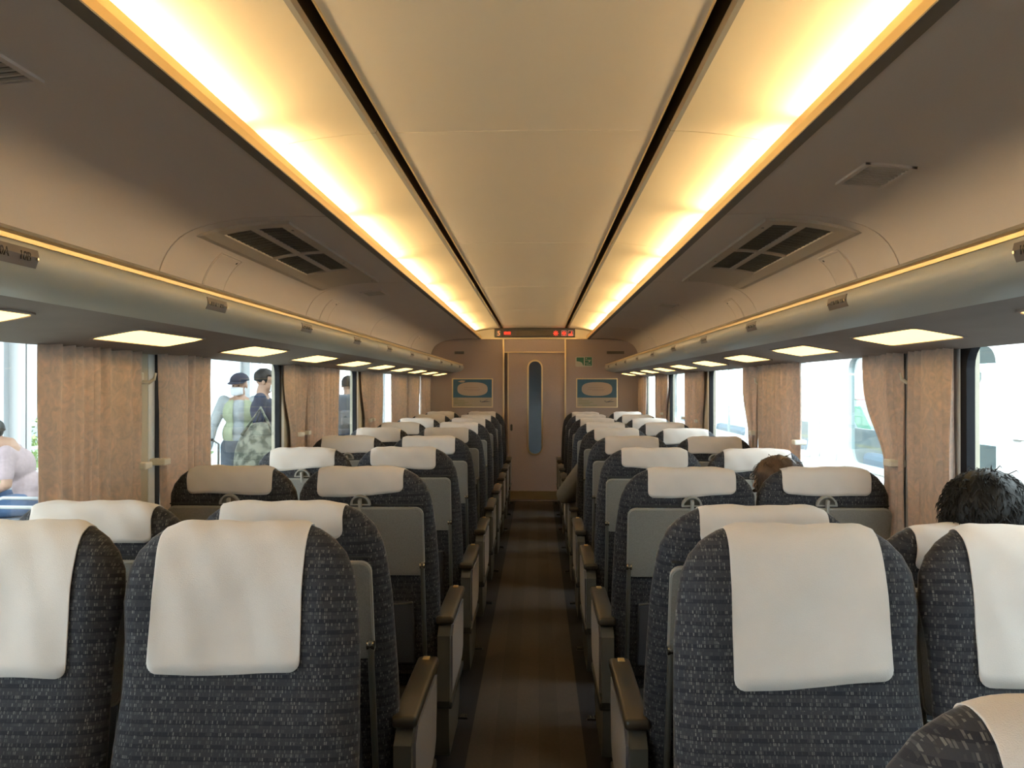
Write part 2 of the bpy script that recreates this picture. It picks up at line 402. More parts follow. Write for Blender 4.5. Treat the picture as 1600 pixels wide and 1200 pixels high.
def diffuser(sx, y, label, L=.24, W=.14):
    s0 = s_at_x(.94); e = empty('air_diffuser'); fr = MB()
    slab(fr, sx, s0, s0+.014, y-L/2, y+L/2, -.002, .007, 1); slab(fr, sx, s0+W-.014, s0+W, y-L/2, y+L/2, -.002, .007, 1)
    slab(fr, sx, s0, s0+W, y-L/2, y-L/2+.014, -.002, .007, 2); slab(fr, sx, s0, s0+W, y+L/2-.014, y+L/2, -.002, .007, 2)
    fr.build('frame', 'side', e)
    slab(MB(), sx, s0+.012, s0+W-.012, y-L/2+.012, y+L/2-.012, -.002, .001, 2).build('backing', 'grille', e)
    for q in range(9):
        yy = y-L/2+.026+q*(L-.052)/8
        slab(MB(), sx, s0+.012, s0+W-.012, yy-.004, yy+.004, .001, .006, 1).build('slat', 'ventframe', e)
    return tag(e, label, 'air vent')
diffuser(1, 2.48, 'small slatted air diffuser just before the big intake, side facing the white train')
diffuser(1, 6.40, 'small slatted air diffuser beyond the big intake, side facing the white train')
diffuser(-1, 1.56, 'small slatted air diffuser just before the big intake, platform side')
diffuser(-1, 5.50, 'small slatted air diffuser beyond the big intake, platform side')
def hatch(sx, y, label, wd=.22):
    s0, s1 = s_at_z(2.012), s_at_z(1.80); e = empty('access_hatch')
    rim = MB(); g = .0045; r = .006; a, b = y-wd/2, y+wd/2
    slab(rim, sx, s0-g-r, s0-g, a-g-r, b+g+r, -.001, .0045, 2); slab(rim, sx, s0-g, s1, a-g-r, a-g, -.001, .0045, 12); slab(rim, sx, s0-g, s1, b+g, b+g+r, -.001, .0045, 12)
    auto_smooth(rim.build('rim', 'side', e), 30)
    auto_smooth(slab(MB(), sx, s0, s1, a, b, -.001, .0045, 12).build('flap', 'side', e), 30)
    slab(MB(), sx, s0+.008, s0+.016, y+wd/2-.03, y+wd/2-.022, .004, .0075, 1).build('lock', 'bar', e)
    return tag(e, label, 'hatch')
for sx in (-1, 1):
    hatch(sx, 3.57, 'curved access flap beneath the big air intake, %s' % SIDE[sx])
    hatch(sx, 5.42, 'curved access flap beyond the big air intake, %s' % SIDE[sx], .18)
    hatch(sx, 9.3, 'curved access flap near the end wall, %s' % SIDE[sx], .18)

# ---------------------------------------------------------------- luggage racks
FRONT = catmull([(.902, 1.736), (.893, 1.726), (.889, 1.708), (.897, 1.688), (.92, 1.669), (.955, 1.657), (1.0, 1.648)], 4)
UND = lambda x: 1.648-.177*(x-1.0)
rj = [Y0, 1.06, 5.0, 8.92, 10.80]
rows_plate = [2.47+.972*i for i in range(-1, 9)]
for sx in (-1, 1):
    rk = tag(empty('luggage_rack', (sx*1.35, 4, 1.6)), 'long grey luggage rack with gold lip above windows, %s' % SIDE[sx], 'luggage rack')
    rk.location = (0, 0, 0)
    for a, b in zip(rj[:-1], rj[1:]):
        shell('front_panel', [(sx*p.x, p.y) for p in FRONT], a+.002, b-.002, 'rack', rk, .006, False)
        MB().prism([(sx*1.001, UND(1.001)), (sx*1.349, UND(1.349)), (sx*1.349, UND(1.349)+.008), (sx*1.001, UND(1.001)+.008)], 'y', a+.002, b-.002).build('underside_panel', 'under', rk)
    MB().prism([(sx*x, z) for x, z in ((.907, 1.714), (1.349, 1.70), (1.349, 1.706), (.907, 1.722))], 'y', Y0, 10.8).build('shelf', 'bar', rk)
    auto_smooth(MB().prism([(sx*x, z) for x, z in ((.897, 1.7355), (.905, 1.7355), (.910, 1.742), (.911, 1.750), (.906, 1.7535), (.900, 1.7505), (.8965, 1.744))], 'y', Y0, 10.80).build('lip', 'goldtrim', rk), 30)
    MB().prism([(sx*x, z) for x, z in ((.911, 1.72), (.925, 1.72), (.925, 1.762), (.911, 1.762))], 'y', Y0, 10.80).build('lip_gap_shade', 'lipdark', rk)  # dark strip standing in for the shadowed gap above the gold lip
    cap = [(sx*p.x, p.y) for p in FRONT]+[(sx*1.349, UND(1.349)), (sx*1.349, 1.705), (sx*.911, 1.722)]
    MB().prism(cap, 'y', 10.795, 10.81).build('end_cap', 'rack', rk)
    # seat number plates
    for i, y in enumerate(rows_plate):
        y_ = y-(.03 if sx > 0 else 0)
        pl = MB().prism([(sx*x, z) for x, z in ((.8895, 1.724), (.8865, 1.710), (.8935, 1.690), (.897, 1.692), (.891, 1.711), (.893, 1.724))], 'y', y_-.075, y_+.075).build('seat_number_plate', 'plate', rk)
        if i == 0:
            words = (('10A', -.035), ('10B', .032)) if sx < 0 else (('10D', .035), ('10C', -.032))
            for wd_, dy in words:
                me = text_mesh(wd_, .023); me.materials.append(M['ink'])
                t = link('lettering', me, pl)
                t.matrix_local = Matrix.Translation((sx*.8872, y_+dy, 1.7075)) @ (Matrix(((0,0,1,0),(1,0,0,0),(0,1,0,0),(0,0,0,1))) if sx < 0 else Matrix(((0,0,-1,0),(-1,0,0,0),(0,1,0,0),(0,0,0,1))))
        else:
            for dy in (-.042, -.005, .03):
                MB().box(min(sx*.8858, sx*.889), max(sx*.8858, sx*.889), y_+dy-.012, y_+dy+.012, 1.703, 1.713).build('mark', 'ink', pl)
        for q in (-1, 1):
            MB().tube([(sx*.884, y_+q*.068, 1.707), (sx*.892, y_+q*.068, 1.707)], .003, 8).build('screw', 'steel', pl)
    # reading lights
    for i in range(-1, 9):
        yc = 2.63+.981*i
        if yc+.25 > 10.8: continue
        e = empty('reading_light', (sx*1.154, yc, UND(1.154)))
        def pt(x, y, d): return (sx*(x-1.154), y, UND(x)-UND(1.154)+d)
        ou = rrect(1.075, 1.233, -.25, .25, .028, 4); inn = rrect(1.083, 1.225, -.242, .242, .024, 4)
        n = len(ou); v = [pt(x, y, .001) for x, y in ou]+[pt(x, y, -.004) for x, y in ou]+[pt(x, y, -.004) for x, y in inn]+[pt(x, y, -.001) for x, y in inn]
        f = []
        for a in range(3):
            for q in range(n): r = (q+1) % n; f.append((a*n+q, a*n+r, (a+1)*n+r, (a+1)*n+q))
        fixn(mesh_obj('rim', v, f, 'under', e))
        v = [pt(x, y, -.0012) for x, y in inn]+[pt(1.154+(x-1.154)*.8, y*.93, -.0055) for x, y in inn]
        fixn(mesh_obj('diffuser', v, [(q, (q+1) % n, n+(q+1) % n, n+q) for q in range(n)]+[tuple(range(n, 2*n))], 'read', e))
        tag(e, '%s glowing reading light from the end wall under luggage rack, %s' % (NTH[8-i], SIDE[sx]), 'reading light', 'reading lights, '+SIDE[sx])

# ---------------------------------------------------------------- end walls and door
ew = structure(MB().box(-1.46, -.392, Y1, Y1+.12, 0, 2.42).box(.40, 1.46, Y1, Y1+.12, 0, 2.42).box(-.392, .40, Y1, Y1+.12, 1.905, 2.42).build('wall_end', 'endwall'), 'mauve-brown end wall with sliding door')
MB().box(-.385, .395, Y1-.006, Y1+.002, 1.925, 2.075).build('header_panel', 'endwall', ew)
structure(MB().box(-1.46, 1.46, Y0-.1, Y0, 0, 2.42).build('wall_rear', 'endwall'))
t1 = structure(MB().box(-.402, -.382, Y1-.03, Y1+.02, 0, 2.076).build('trim_1', 'goldtrim'), 'gold door post')
t2 = structure(MB().box(.390, .410, Y1-.03, Y1+.02, 0, 2.076).build('trim_2', 'goldtrim'), 'gold door post')
t3 = structure(MB().box(-.385, .395, Y1-.022, Y1+.01, 1.905, 1.917).build('trim_3', 'goldtrim'), 'gold door header line')
dr = structure(empty('door_1', (0, Y1+.03, 0)), 'mauve sliding door with tall oval window')
def stadium(cx, z0, z1, r, seg=10):
    p = [(cx+r*math.cos(PI*i/seg), z1-r+r*math.sin(PI*i/seg)) for i in range(seg+1)]
    return p+[(cx+r*math.cos(PI+PI*i/seg), z0+r+r*math.sin(PI+PI*i/seg)) for i in range(seg+1)]
wi = stadium(.012, .60, 1.80, .085)
# door leaf with oval hole: ring between a rectangle sampled to match
def rect_match(poly, x0, x1, z0, z1):
    cx, cz = .012, 1.2; out = []
    for x, z in poly:
        dx, dz = x-cx, z-cz
        if abs(dz) > .5: # go straight up/down from the round ends
            an = math.atan2(dz-math.copysign(.515, dz), dx); 
            tx = (x1-cx if dx > 0 else cx-x0)/max(abs(math.cos(an)), 1e-4); tz = ((z1-(cz+.515)) if dz > 0 else ((cz-.515)-z0))/max(abs(math.sin(an)), 1e-4)
            t = min(tx, tz); out.append((cx+math.cos(an)*t, cz+math.copysign(.515, dz)+math.sin(an)*t))
        else: out.append((x1 if dx > 0 else x0, z))
    return out
rm = rect_match(wi, -.328, .392, .0, 1.905)
mb = MB().ring(rm, wi, 'y', -.018, .018)
for cxz in ((-.328, 1.905), (.392, 1.905), (-.328, 0.), (.392, 0.)):
    # corner triangles left by the radial match
    pts = sorted(rm, key=lambda p: (p[0]-cxz[0])**2+(p[1]-cxz[1])**2)
    a = min([p for p in rm if abs(p[0]-cxz[0]) < 1e-4], key=lambda p: abs(p[1]-cxz[1])); b = min([p for p in rm if abs(p[1]-cxz[1]) < 1e-4], key=lambda p: abs(p[0]-cxz[0]))
    if a != b: mb.prism([cxz, a, b], 'y', -.018, .018)
mb.build('door_leaf', 'endwall', dr)
auto_smooth(MB().ring(stadium(.012, .585, 1.815, .10), stadium(.012, .605, 1.795, .081), 'y', -.030, .020).build('window_ring', 'goldtrim', dr), 30)
MB().prism(stadium(.012, .60, 1.80, .085), 'y', -.006, 0).build('pane', glass('door_glass', (.72, .76, .78)), dr)
MB().box(-.340, -.328, -.03, .018, 0, 1.905).build('edge_strip', 'goldtrim', dr)
MB().box(-.326, .390, -.022, -.016, .02, .125).build('kick_plate', 'goldtrim', dr)
MB().prism(stadium(-.292, .90, .985, .014), 'y', -.024, -.016).build('finger_pull', 'slot', dr)
# vestibule behind the door
structure(MB().box(-.7, .7, Y1+1.5, Y1+1.55, 0, 2.3).build('wall_vestibule', mat('vestibule_grey', (.42, .44, .44), .5)))
structure(MB().box(-.72, .72, Y1+.12, Y1+1.6, -.1, 0).build('floor_vestibule', 'carpet'))
structure(MB().box(-.72, -.7, Y1+.12, Y1+1.55, 0, 2.3).box(.7, .72, Y1+.12, Y1+1.55, 0, .9).box(.7, .72, Y1+.12, Y1+1.55, 1.6, 2.3).box(.7, .72, Y1+.12, Y1+.6, .9, 1.6).box(.7, .72, Y1+1.1, Y1+1.55, .9, 1.6).build('wall_passage', mat('passage_grey', (.40, .42, .42), .5)))
structure(MB().box(-.72, .72, Y1+.12, Y1+1.6, 2.3, 2.35).build('ceiling_vestibule', 'wall'))
# recessed pocket beside the door
MB().box(-.40, -.30, Y1+.09, Y1+.12, 0, 1.91).build('door_pocket', 'endwall', ew)

# LED display above the door
led = tag(empty('led_display', (.008, 10.90, 2.10)), 'dark destination display with red characters above the end door', 'display')
MB().rbox(-.512, .512, -.03, .045, 0, .112, .006, 2).build('housing', mat('display_housing', (.035, .026, .018), .35), led)
MB().box(-.235, .235, -.034, -.028, .012, .082).build('screen', mat('display_screen', (.075, .058, .036), .25), led)
RED = emit('led_red', (1.0, .05, .025), .85); ORG = emit('led_orange', (.75, .30, .12), .55); PINK = emit('icon_line', (.5, .2, .2), .5)
MRX = Matrix.Rotation(PI/2, 4, 'X')
def put_text(s, x, z, size, m, y=-.033):
    me = text_mesh(s, size); me.materials.append(m); t = link('lettering', me, led); t.matrix_local = Matrix.Translation((x, y, z)) @ MRX
MB().box(-.488, -.425, -.0325, -.029, .012, .080).build('number_panel', mat('number_panel', (.13, .11, .09), .4), led)
put_text('5', -.456, .045, .085, ORG, -.0345)
for x0 in (-.388, -.345):                       # two square red characters
    g = MB(); 
    for a, b, c, d in ((0, .038, .034, .040), (0, .038, .058, .064), (0, .038, .046, .051), (0, .007, .034, .064), (.031, .038, .034, .064), (.016, .022, .034, .070), (0, .038, .034, .0365)):
        g.box(x0+a, x0+b, -.0335, -.030, c, d)
    g.build('character', RED, led)
g = MB()
for i in range(6): g.box(-.40+i*.019, -.388+i*.019, -.0325, -.030, .012, .017)
g.build('small_line', mat('dim_red', (.25, .04, .03), .5), led)
g = MB()
for q in range(4):                              # eight-armed star character
    an = PI/4*q; dx, dz = math.cos(an)*.034, math.sin(an)*.034; nx, nz = -math.sin(an)*.0038, math.cos(an)*.0038; cx, cz = .268, .046
    g.prism([(cx-dx-nx, cz-dz-nz), (cx+dx-nx, cz+dz-nz), (cx+dx+nx, cz+dz+nz), (cx-dx+nx, cz-dz+nz)], 'y', -.0335, -.030)
g.build('character', RED, led)
for cx in (.372, .455):
    MB().ring(rrect(cx-.033, cx+.033, .012, .080, .008, 3), rrect(cx-.029, cx+.029, .016, .076, .006, 3), 'y', -.0335, -.030).build('icon_border', PINK, led)
g = MB().ring([(.372+.024*math.cos(t*PI/12), .046+.024*math.sin(t*PI/12)) for t in range(24)], [(.372+.018*math.cos(t*PI/12), .046+.018*math.sin(t*PI/12)) for t in range(24)], 'y', -.0335, -.030)
g.box(.355, .388, -.0335, -.030, .041, .050); g.prism([(.356, .062), (.361, .066), (.389, .031), (.384, .027)], 'y', -.0335, -.030)
g.build('no_smoking_icon', RED, led)
g = MB().box(.432, .478, -.0335, -.030, .019, .036).box(.464, .473, -.0335, -.030, .036, .068).box(.440, .463, -.0335, -.030, .036, .043)
g.build('telephone_icon', RED, led)

# posters
BLUE = mat('poster_blue', (.045, .13, .20), .35, 0, (.035, .11, .18), 20, .7); CREAM = mat('poster_cream', (.42, .34, .25), .4); OVAL = mat('poster_oval', (.47, .36, .28), .4)
GRN = mat('poster_text_green', (.25, .26, .13), .5); PLN = mat('poster_plane', (.07, .07, .10), .5)
for x0, x1, who, dx in ((-1.055, -.53, 'platform side', 0), (.54, 1.07, 'beside the green stickers', 1)):
    p = tag(empty('framed_poster', ((x0+x1)/2, Y1-.004, 1.20)), 'framed blue and cream poster with pale oval on end wall, %s' % who, 'poster')
    hw, h = (x1-x0)/2, .375
    MB().ring([(-hw, 0), (hw, 0), (hw, h), (-hw, h)], [(-hw+.012, .012), (hw-.012, .012), (hw-.012, h-.012), (-hw+.012, h-.012)], 'y', -.014, .006).build('frame', 'goldtrim', p)
    MB().box(-hw+.01, hw-.01, -.006, .006, .01, .128).build('lower_sheet', CREAM, p)
    MB().box(-hw+.01, hw-.01, -.006, .006, .128, h-.01).build('upper_sheet', BLUE, p)
    n = 36; ov = [(.195*math.copysign(abs(math.cos(2*PI*i/n))**.75, math.cos(2*PI*i/n)), .238+.088*math.copysign(abs(math.sin(2*PI*i/n))**.75, math.sin(2*PI*i/n))) for i in range(n)]
    MB().prism(ov, 'y', -.0075, -.005).build('oval', OVAL, p)
    if not dx: MB().prism([(-.19, .335), (-.14, .35), (-.09, .345), (-.11, .325), (-.15, .322)], 'y', -.0075, -.005).build('cloud', OVAL, p)
    g = MB()
    for a, b, z in ((-.11, .08, .255), (-.12, .1, .232), (-.06, .09, .215)): g.box(a, b, -.0085, -.007, z, z+.006)
    g.build('fine_print', mat('print_pale', (.36, .28, .22), .5), p)
    g = MB()
    for a, b, z in ((-.235, -.19, .108), (-.235, -.10, .085), (-.235, -.05, .062), (-.235, -.09, .045), (-.19, .0, .026)): g.box(a, b, -.0075, -.005, z, z+.007)
    g.build('text_lines', GRN, p)
    g = MB().prism([(.10, .070), (.125, .078), (.19, .082), (.235, .078), (.19, .073), (.13, .068)], 'y', -.0075, -.005)
    g.prism([(.135, .076), (.15, .078), (.205, .108), (.19, .104)], 'y', -.0085, -.006); g.prism([(.10, .074), (.11, .076), (.105, .092), (.098, .09)], 'y', -.008, -.006)
    g.build('airplane', PLN, p)
# pictogram stickers
ST = mat('sticker_green', (.015, .13, .075), .4); STW = mat('sticker_white', (.48, .46, .40), .4)
stk = tag(MB().prism(rrect(.53, .752, 1.724, 1.853, .02), 'y', Y1-.003, Y1+.002).build('safety_sticker', STW), 'pair of green and white pictograms on one sticker on end wall', 'sticker')
MB().prism([(.545, 1.843), (.637, 1.843), (.637, 1.742), (.628, 1.742), (.615, 1.775), (.585, 1.79), (.545, 1.795)], 'y', Y1-.005, Y1-.002).build('pictogram', ST, stk)
g = MB().prism(rrect(.650, .740, 1.738, 1.846, .006), 'y', Y1-.005, Y1-.002).build('pictogram', ST, stk)
g2 = MB()
for a, b, c, d in ((.662, .675, 1.825, 1.838), (.690, .73, 1.803, 1.812), (.70, .718, 1.783, 1.80), (.656, .70, 1.768, 1.774), (.665, .725, 1.748, 1.754), (.656, .684, 1.806, 1.812)): g2.box(a, b, Y1-.0062, Y1-.004, c, d)
g2.build('pictogram_figure', STW, g)
# slots high on the end wall
for a, b, who in ((-1.025, -.90, 'platform side'), (.93, 1.155, 'above the green stickers')):
    v_ = tag(empty('wall_grille', ((a+b)/2, Y1, 1.905)), 'narrow dark ventilation slot high on end wall, %s' % who, 'air vent'); hw = (b-a)/2
    MB().box(-hw, hw, -.006, .002, -.018, .018).build('frame', 'lipdark', v_)
    for q in range(3): MB().box(-hw+.006, hw-.006, -.008, -.005, -.012+q*.010, -.008+q*.010).build('slat', 'slot', v_)

# ---------------------------------------------------------------- seats
def interp(tab, v):
    for (a, fa), (b, fb) in zip(tab[:-1], tab[1:]):
        if v <= b:
            t = max(0, (v-a)/(b-a)); t = t*t*(3-2*t)*.5+t*.5; return fa+(fb-fa)*t
    return tab[-1][1]
OUT = [(0, .262), (.12, .276), (.3, .278), (.45, .274), (.55, .270), (.65, .260), (.70, .249), (.735, .233), (.765, .207), (.785, .178), (.797, .148), (.80, .13)]
INN = [(0, .232), (.3, .233), (.46, .228), (.55, .230), (.64, .241), (.70, .234), (.735, .218), (.765, .193), (.785, .166), (.797, .138), (.80, .12)]
HF = [(0, .075), (.15, .085), (.3, .075), (.45, .052), (.58, .060), (.66, .066), (.72, .062)]
HB = [(0, .050), (.3, .048), (.5, .042), (.65, .040), (.72, .038)]
VT = .80
def dome(v):
    if v <= .70: return 1.0
    t = min(1, (v-.70)/(VT-.70)); return max(0.0, 1-t**2.6)**.5
def hd(v, front): return interp(HF if front else HB, v)*dome(v)+.0015
def hw(v, x, side):      # side = +1: outer (aisle / window) edge at +x
    return interp(OUT if x*side > 0 else INN, v)   # side 0: both edges narrow
def ysurf(x, v, side, front):
    h = hw(v, x, side); r = min(1, abs(x)/h); y = hd(v, front)*math.sqrt(max(0, 1-r**7))
    if front: y += .018*math.exp(-((abs(x)-.205)/.035)**2)*math.exp(-((v-.62)/.12)**2)*(1-r**7) - .010*math.exp(-(x/.12)**2)*math.exp(-((v-.62)/.12)**2)
    return y if front else -y
def back_mesh(side):
    vs = [0, .05, .1, .16, .22, .28, .34, .40, .45, .50, .55, .59, .63, .67, .70, .72, .737, .752, .765, .775, .783, .789, .794, .7975, .7995]
    rs = [1, .992, .97, .93, .87, .79, .69, .58, .46, .34, .22, .11]; half = rs+[0]+[-q for q in reversed(rs)]
    loop = [(q, True) for q in half]+[(q, False) for q in reversed(half[1:-1])]
    n = len(loop); V = []; F = []
    for v in vs:
        for q, fr in loop:
            h = hw(v, q if q else 1, side); x = h*q
            V.append((x, ysurf(x, v, side, fr) if abs(q) < 1 else 0, v))
    for j in range(len(vs)-1):
        for i in range(n): k = (i+1) % n; F.append((j*n+i, j*n+k, (j+1)*n+k, (j+1)*n+i))
    F.append(tuple(range(n-1, -1, -1))); F.append(tuple((len(vs)-1)*n+i for i in range(n)))
    me = bpy.data.meshes.new('backrest'); me.from_pydata(V, [], F); me.materials.append(M['fabric']); me.materials.append(M['fabric_side'])
    me.polygons.foreach_set('use_smooth', [True]*len(me.polygons))
    # edge band in the plain plush
    for p in me.polygons:
        c = p.center
        if c.z < .015: p.material_index = 1
    return me
def cover_mesh(side, var):
    rnd = random.Random(var*13+5); W = .157; NX = 28; V = []; F = []; fl_ = .318+rnd.uniform(-.008, .008); bl = .088+rnd.uniform(-.006, .006)
    skew = rnd.uniform(-.012, .012); ph = rnd.uniform(0, 6)
    rows = None
    for i in range(NX+1):
        u = -1+2*i/NX; u = math.copysign(1-(1-abs(u))**1.7, u); x = W*u; tc_ = max(0, (abs(u)-.86)/.14)
        cor = .022*(1-math.sqrt(max(0, 1-tc_*tc_)))                     # rounded lower corners
        wav = .003*math.sin(u*3+ph)
        v0 = VT-fl_+cor+wav+skew*u; v1 = VT-bl+cor*.9+wav*1.3+skew*u*.8
        h_top = VT
        # top of the path for this column
        vt = VT
        for q in range(200):
            vv = VT-q*.0005
            if hw(vv, x if x else .001, side) > abs(x)*1.002: vt = vv; break
        path = []
        NF = 22
        for q in range(NF+1):
            t = q/NF; v = v0+(vt-v0)*(1-(1-t)**1.9); path.append((ysurf(x, v, side, True), v))
        NB = 14
        for q in range(1, NB+1):
            t = q/NB; v = vt+(v1-vt)*(t**1.9); path.append((ysurf(x, v, side, False), v))
        col = []
        for q in range(len(path)):
            a = path[max(0, q-1)]; b = path[min(len(path)-1, q+1)]; d = Vector((b[0]-a[0], b[1]-a[1]))
            if d.length < 1e-7: d = Vector((-1, 0))
            d.normalize(); nn = Vector((d.y, -d.x))
            loose = .004+.0016*math.sin(u*5+ph+q*.35)+.0012*math.sin(u*11-q*.5+ph)
            if q < 8: loose += .006*(1-q/8)*max(0, math.sin(u*2.2+ph))
            if q > len(path)-6: loose += .004*(q-len(path)+6)/6*max(0, math.sin(u*2.7+ph*2))
            col.append((x*(1+.012*max(0, (8-q)/8)), path[q][0]+nn.x*loose, path[q][1]+nn.y*loose))
        rows = len(col); V += col
    for i in range(NX):
        for q in range(rows-1): F.append((i*rows+q, (i+1)*rows+q, (i+1)*rows+q+1, i*rows+q+1))
    me = bpy.data.meshes.new('headrest_cover'); me.from_pydata(V, [], F); me.materials.append(M['cover']); me.polygons.foreach_set('use_smooth', [True]*len(me.polygons))
    bm = bmesh.new(); bm.from_mesh(me); bmesh.ops.recalc_face_normals(bm, faces=bm.faces)
    g = bmesh.ops.solidify(bm, geom=bm.faces[:], thickness=.0022); bmesh.ops.recalc_face_normals(bm, faces=bm.faces); bm.to_mesh(me); bm.free()
    return me
def as_mesh(mb, m, sm=40):
    o = mb.build('tmp', m); auto_smooth(o, sm); me = o.data; bpy.data.objects.remove(o); return me
SM = {}
for sd in (-1, 0, 1):
    SM['back', sd] = back_mesh(sd)
    for k in range(3): SM['cover', sd, k] = cover_mesh(sd, k+10*sd+10)
yb = lambda v: -interp(HB, v)-.0015
def ring_pts(cx, cz, r, a0, a1, n): return [(cx+r*math.cos(a0+(a1-a0)*i/n), cz+r*math.sin(a0+(a1-a0)*i/n)) for i in range(n+1)]
mb = MB(); bmm = rrect(-.226, .226, .410, .664, .024, 5)
mb.prism(bmm, 'y', yb(.5)-.022, yb(.5)-.002); SM['tray'] = as_mesh(mb, 'tray')
mb = MB(); mb.ring(rrect(-.230, .230, .406, .668, .027, 5), rrect(-.2245, .2245, .4115, .6625, .023, 5), 'y', yb(.5)-.0175, yb(.5)-.006); SM['tray_edge'] = as_mesh(mb, 'latch')
mb = MB(); mb.prism(ring_pts(0, .674, .0365, 0, PI, 18), 'y', yb(.68)-.008, yb(.68)+.006); SM['latch'] = as_mesh(mb, 'bar')
o_, i_ = ring_pts(0, .674, .0375, 0, PI, 18), ring_pts(0, .678, .029, 0, PI, 18)
mb = MB().ring(o_, i_, 'y', yb(.68)-.014, yb(.68)+.004); SM['latch_rim'] = as_mesh(mb, 'latch')
mb = MB().rbox(-.0055, .0055, yb(.68)-.026, yb(.68)-.006, .650, .699, .002, 2); SM['lever'] = as_mesh(mb, 'latch')
for sd in (-1, 1):
    x = sd*.223
    mb = MB().rbox(x-.0075, x+.0075, yb(.3)-.034, yb(.3)-.012, .02, .462, .006, 3); SM['arm', sd] = as_mesh(mb, 'bar')
    mb = MB().tube([(x-.009, yb(.3)-.023, .450), (x+.009, yb(.3)-.023, .450)], .0115, 14); SM['pivot', sd] = as_mesh(mb, 'steel')
mb = MB().rbox(-.185, .185, yb(.2)-.020, yb(.2)+.004, .05, .300, .01, 3); SM['pocket'] = as_mesh(mb, 'pocket')
mb = MB().tube([(-.183+.366*i/12, yb(.2)-.021, .300+.005*math.sin(i*1.1)) for i in range(13)], .0035, 8); SM['elastic'] = as_mesh(mb, 'bar')
# seam line across the back above the tray
mb = MB().box(-.225, .225, yb(.68)-.0012, yb(.68)+.004, .6695, .6735); SM['seam'] = as_mesh(mb, 'base')
mb = MB().rbox(-.232, .232, -.16, .30, .30, .455, .04, 4); SM['cushion'] = as_mesh(mb, 'fabric')
mb = MB().rbox(-.225, .225, -.15, .285, .20, .305, .015, 2); SM['pan'] = as_mesh(mb, 'plastic')
mb = MB().rbox(-.17, .17, -.12, .16, .0, .205, .02, 2); SM['base'] = as_mesh(mb, 'base')
for sd in (-1, 1):
    def xs(a, b): return (min(sd*a, sd*b), max(sd*a, sd*b))
    # armrest profile in y,z
    body = [(-.29, .30), (-.27, .27), (.18, .29), (.235, .34), (.25, .47), (.245, .572), (-.235, .578), (-.285, .54)]
    a, b = xs(.272, .318); SM['armbody', sd] = as_mesh(MB().prism(body, 'x', a, b), 'plastic', 30)
    a, b = xs(.318, .325); ins = [(-.245, .32), (.16, .325), (.205, .36), (.222, .46), (.22, .555), (-.20, .560), (-.245, .53)]; SM['arminset', sd] = as_mesh(MB().prism(ins, 'x', a, b), 'armside', 30)
    capm = MB(); a, b = xs(.262, .330); capm.rbox(a, b, -.265, .250, .575, .607, .012, 3); SM['armcap', sd] = as_mesh(capm, 'armcap')
    a, b = xs(.281, .303); SM['button', sd] = as_mesh(MB().rbox(a, b, .205, .235, .604, .611, .002, 2), 'gold')
    a, b = xs(.266, .326); SM['armband', sd] = as_mesh(MB().rbox(a, b, -.272, .222, .262, .292, .008, 2), 'base')
    skirt = [(-.22, .07), (.10, .07), (.17, .13), (.20, .27), (-.265, .27), (-.25, .14)]
    a, b = xs(.20, .312); SM['skirt', sd] = as_mesh(MB().prism(skirt, 'x', a, b), 'plastic', 30)
    a, b = xs(.24, .345); pm = MB(); pm.prism([(.185, .05), (.225, .035), (.225, .043), (.185, .058)], 'x', a, b); SM['pedal', sd] = as_mesh(pm, 'base')
    pm = MB()
    for q in range(5): a, b = xs(.300+q*.009, .304+q*.009); pm.box(a, b, .190, .224, .0445+.004, .058)
    SM['pedalgrip', sd] = as_mesh(pm, 'steel')

ORD = {0: 'eleventh', 1: 'tenth', 2: 'ninth', 3: 'eighth', 4: 'seventh', 5: 'sixth', 6: 'fifth', 7: 'fourth', 8: 'third', 9: 'second', 10: 'first'}
HY, HZ = -.175, .390
PITCH = .975
def pivot_y(r): return 2.49+PITCH*(r-2)-(.03 if r == 0 else 0)
def seat(r, sx, pos, facing, tilt, cv, extra=''):
    """pos 'aisle' or 'window'; facing +1 looks to the end wall, -1 towards the camera"""
    X = sx*(.600 if pos == 'aisle' else 1.083)
    e = empty('train_seat', (X, pivot_y(r), 0), 0 if facing > 0 else PI)
    od = (-sx if pos == 'aisle' else 0)*facing      # local x direction of the outer edge
    L = lambda n, me, p=e: link(n, me, p)
    back = L('backrest', SM['back', od]); back.location = (0, HY, HZ); back.rotation_euler = (math.radians(tilt), 0, 0)
    L('headrest_cover', SM['cover', od, cv], back)
    L('tray_table', SM['tray'], back); L('tray_edge', SM['tray_edge'], back)
    L('tray_latch', SM['latch'], back); L('latch_rim', SM['latch_rim'], back); L('latch_lever', SM['lever'], back)
    for s in (-1, 1): L('tray_arm', SM['arm', s], back); L('arm_pivot', SM['pivot', s], back)
    L('seat_pocket', SM['pocket'], back); L('pocket_elastic', SM['elastic'], back); L('seam', SM['seam'], back)
    L('cushion', SM['cushion']); L('seat_pan', SM['pan']); L('base', SM['base'])
    if pos == 'aisle':
        ar = L('armrest', SM['armbody', od]); L('armrest_cap', SM['armcap', od], ar); L('fabric_inset', SM['arminset', od], ar); L('recline_button', SM['button', od], ar); L('band', SM['armband', od], ar)
        L('skirt', SM['skirt', od]); pd = L('foot_pedal', SM['pedal', od]); L('pedal_grip', SM['pedalgrip', od], pd)
    where = 'on the platform side' if sx < 0 else 'beside the white train'
    turn = 'backward-turned ' if facing < 0 else ''
    tag(e, 'dark %s%s seat%s, %s row from the end door, %s' % (turn, pos, extra, ORD[r], where), 'seat', 'train seats with white headrest covers')
    return e
rr = random.Random(3)
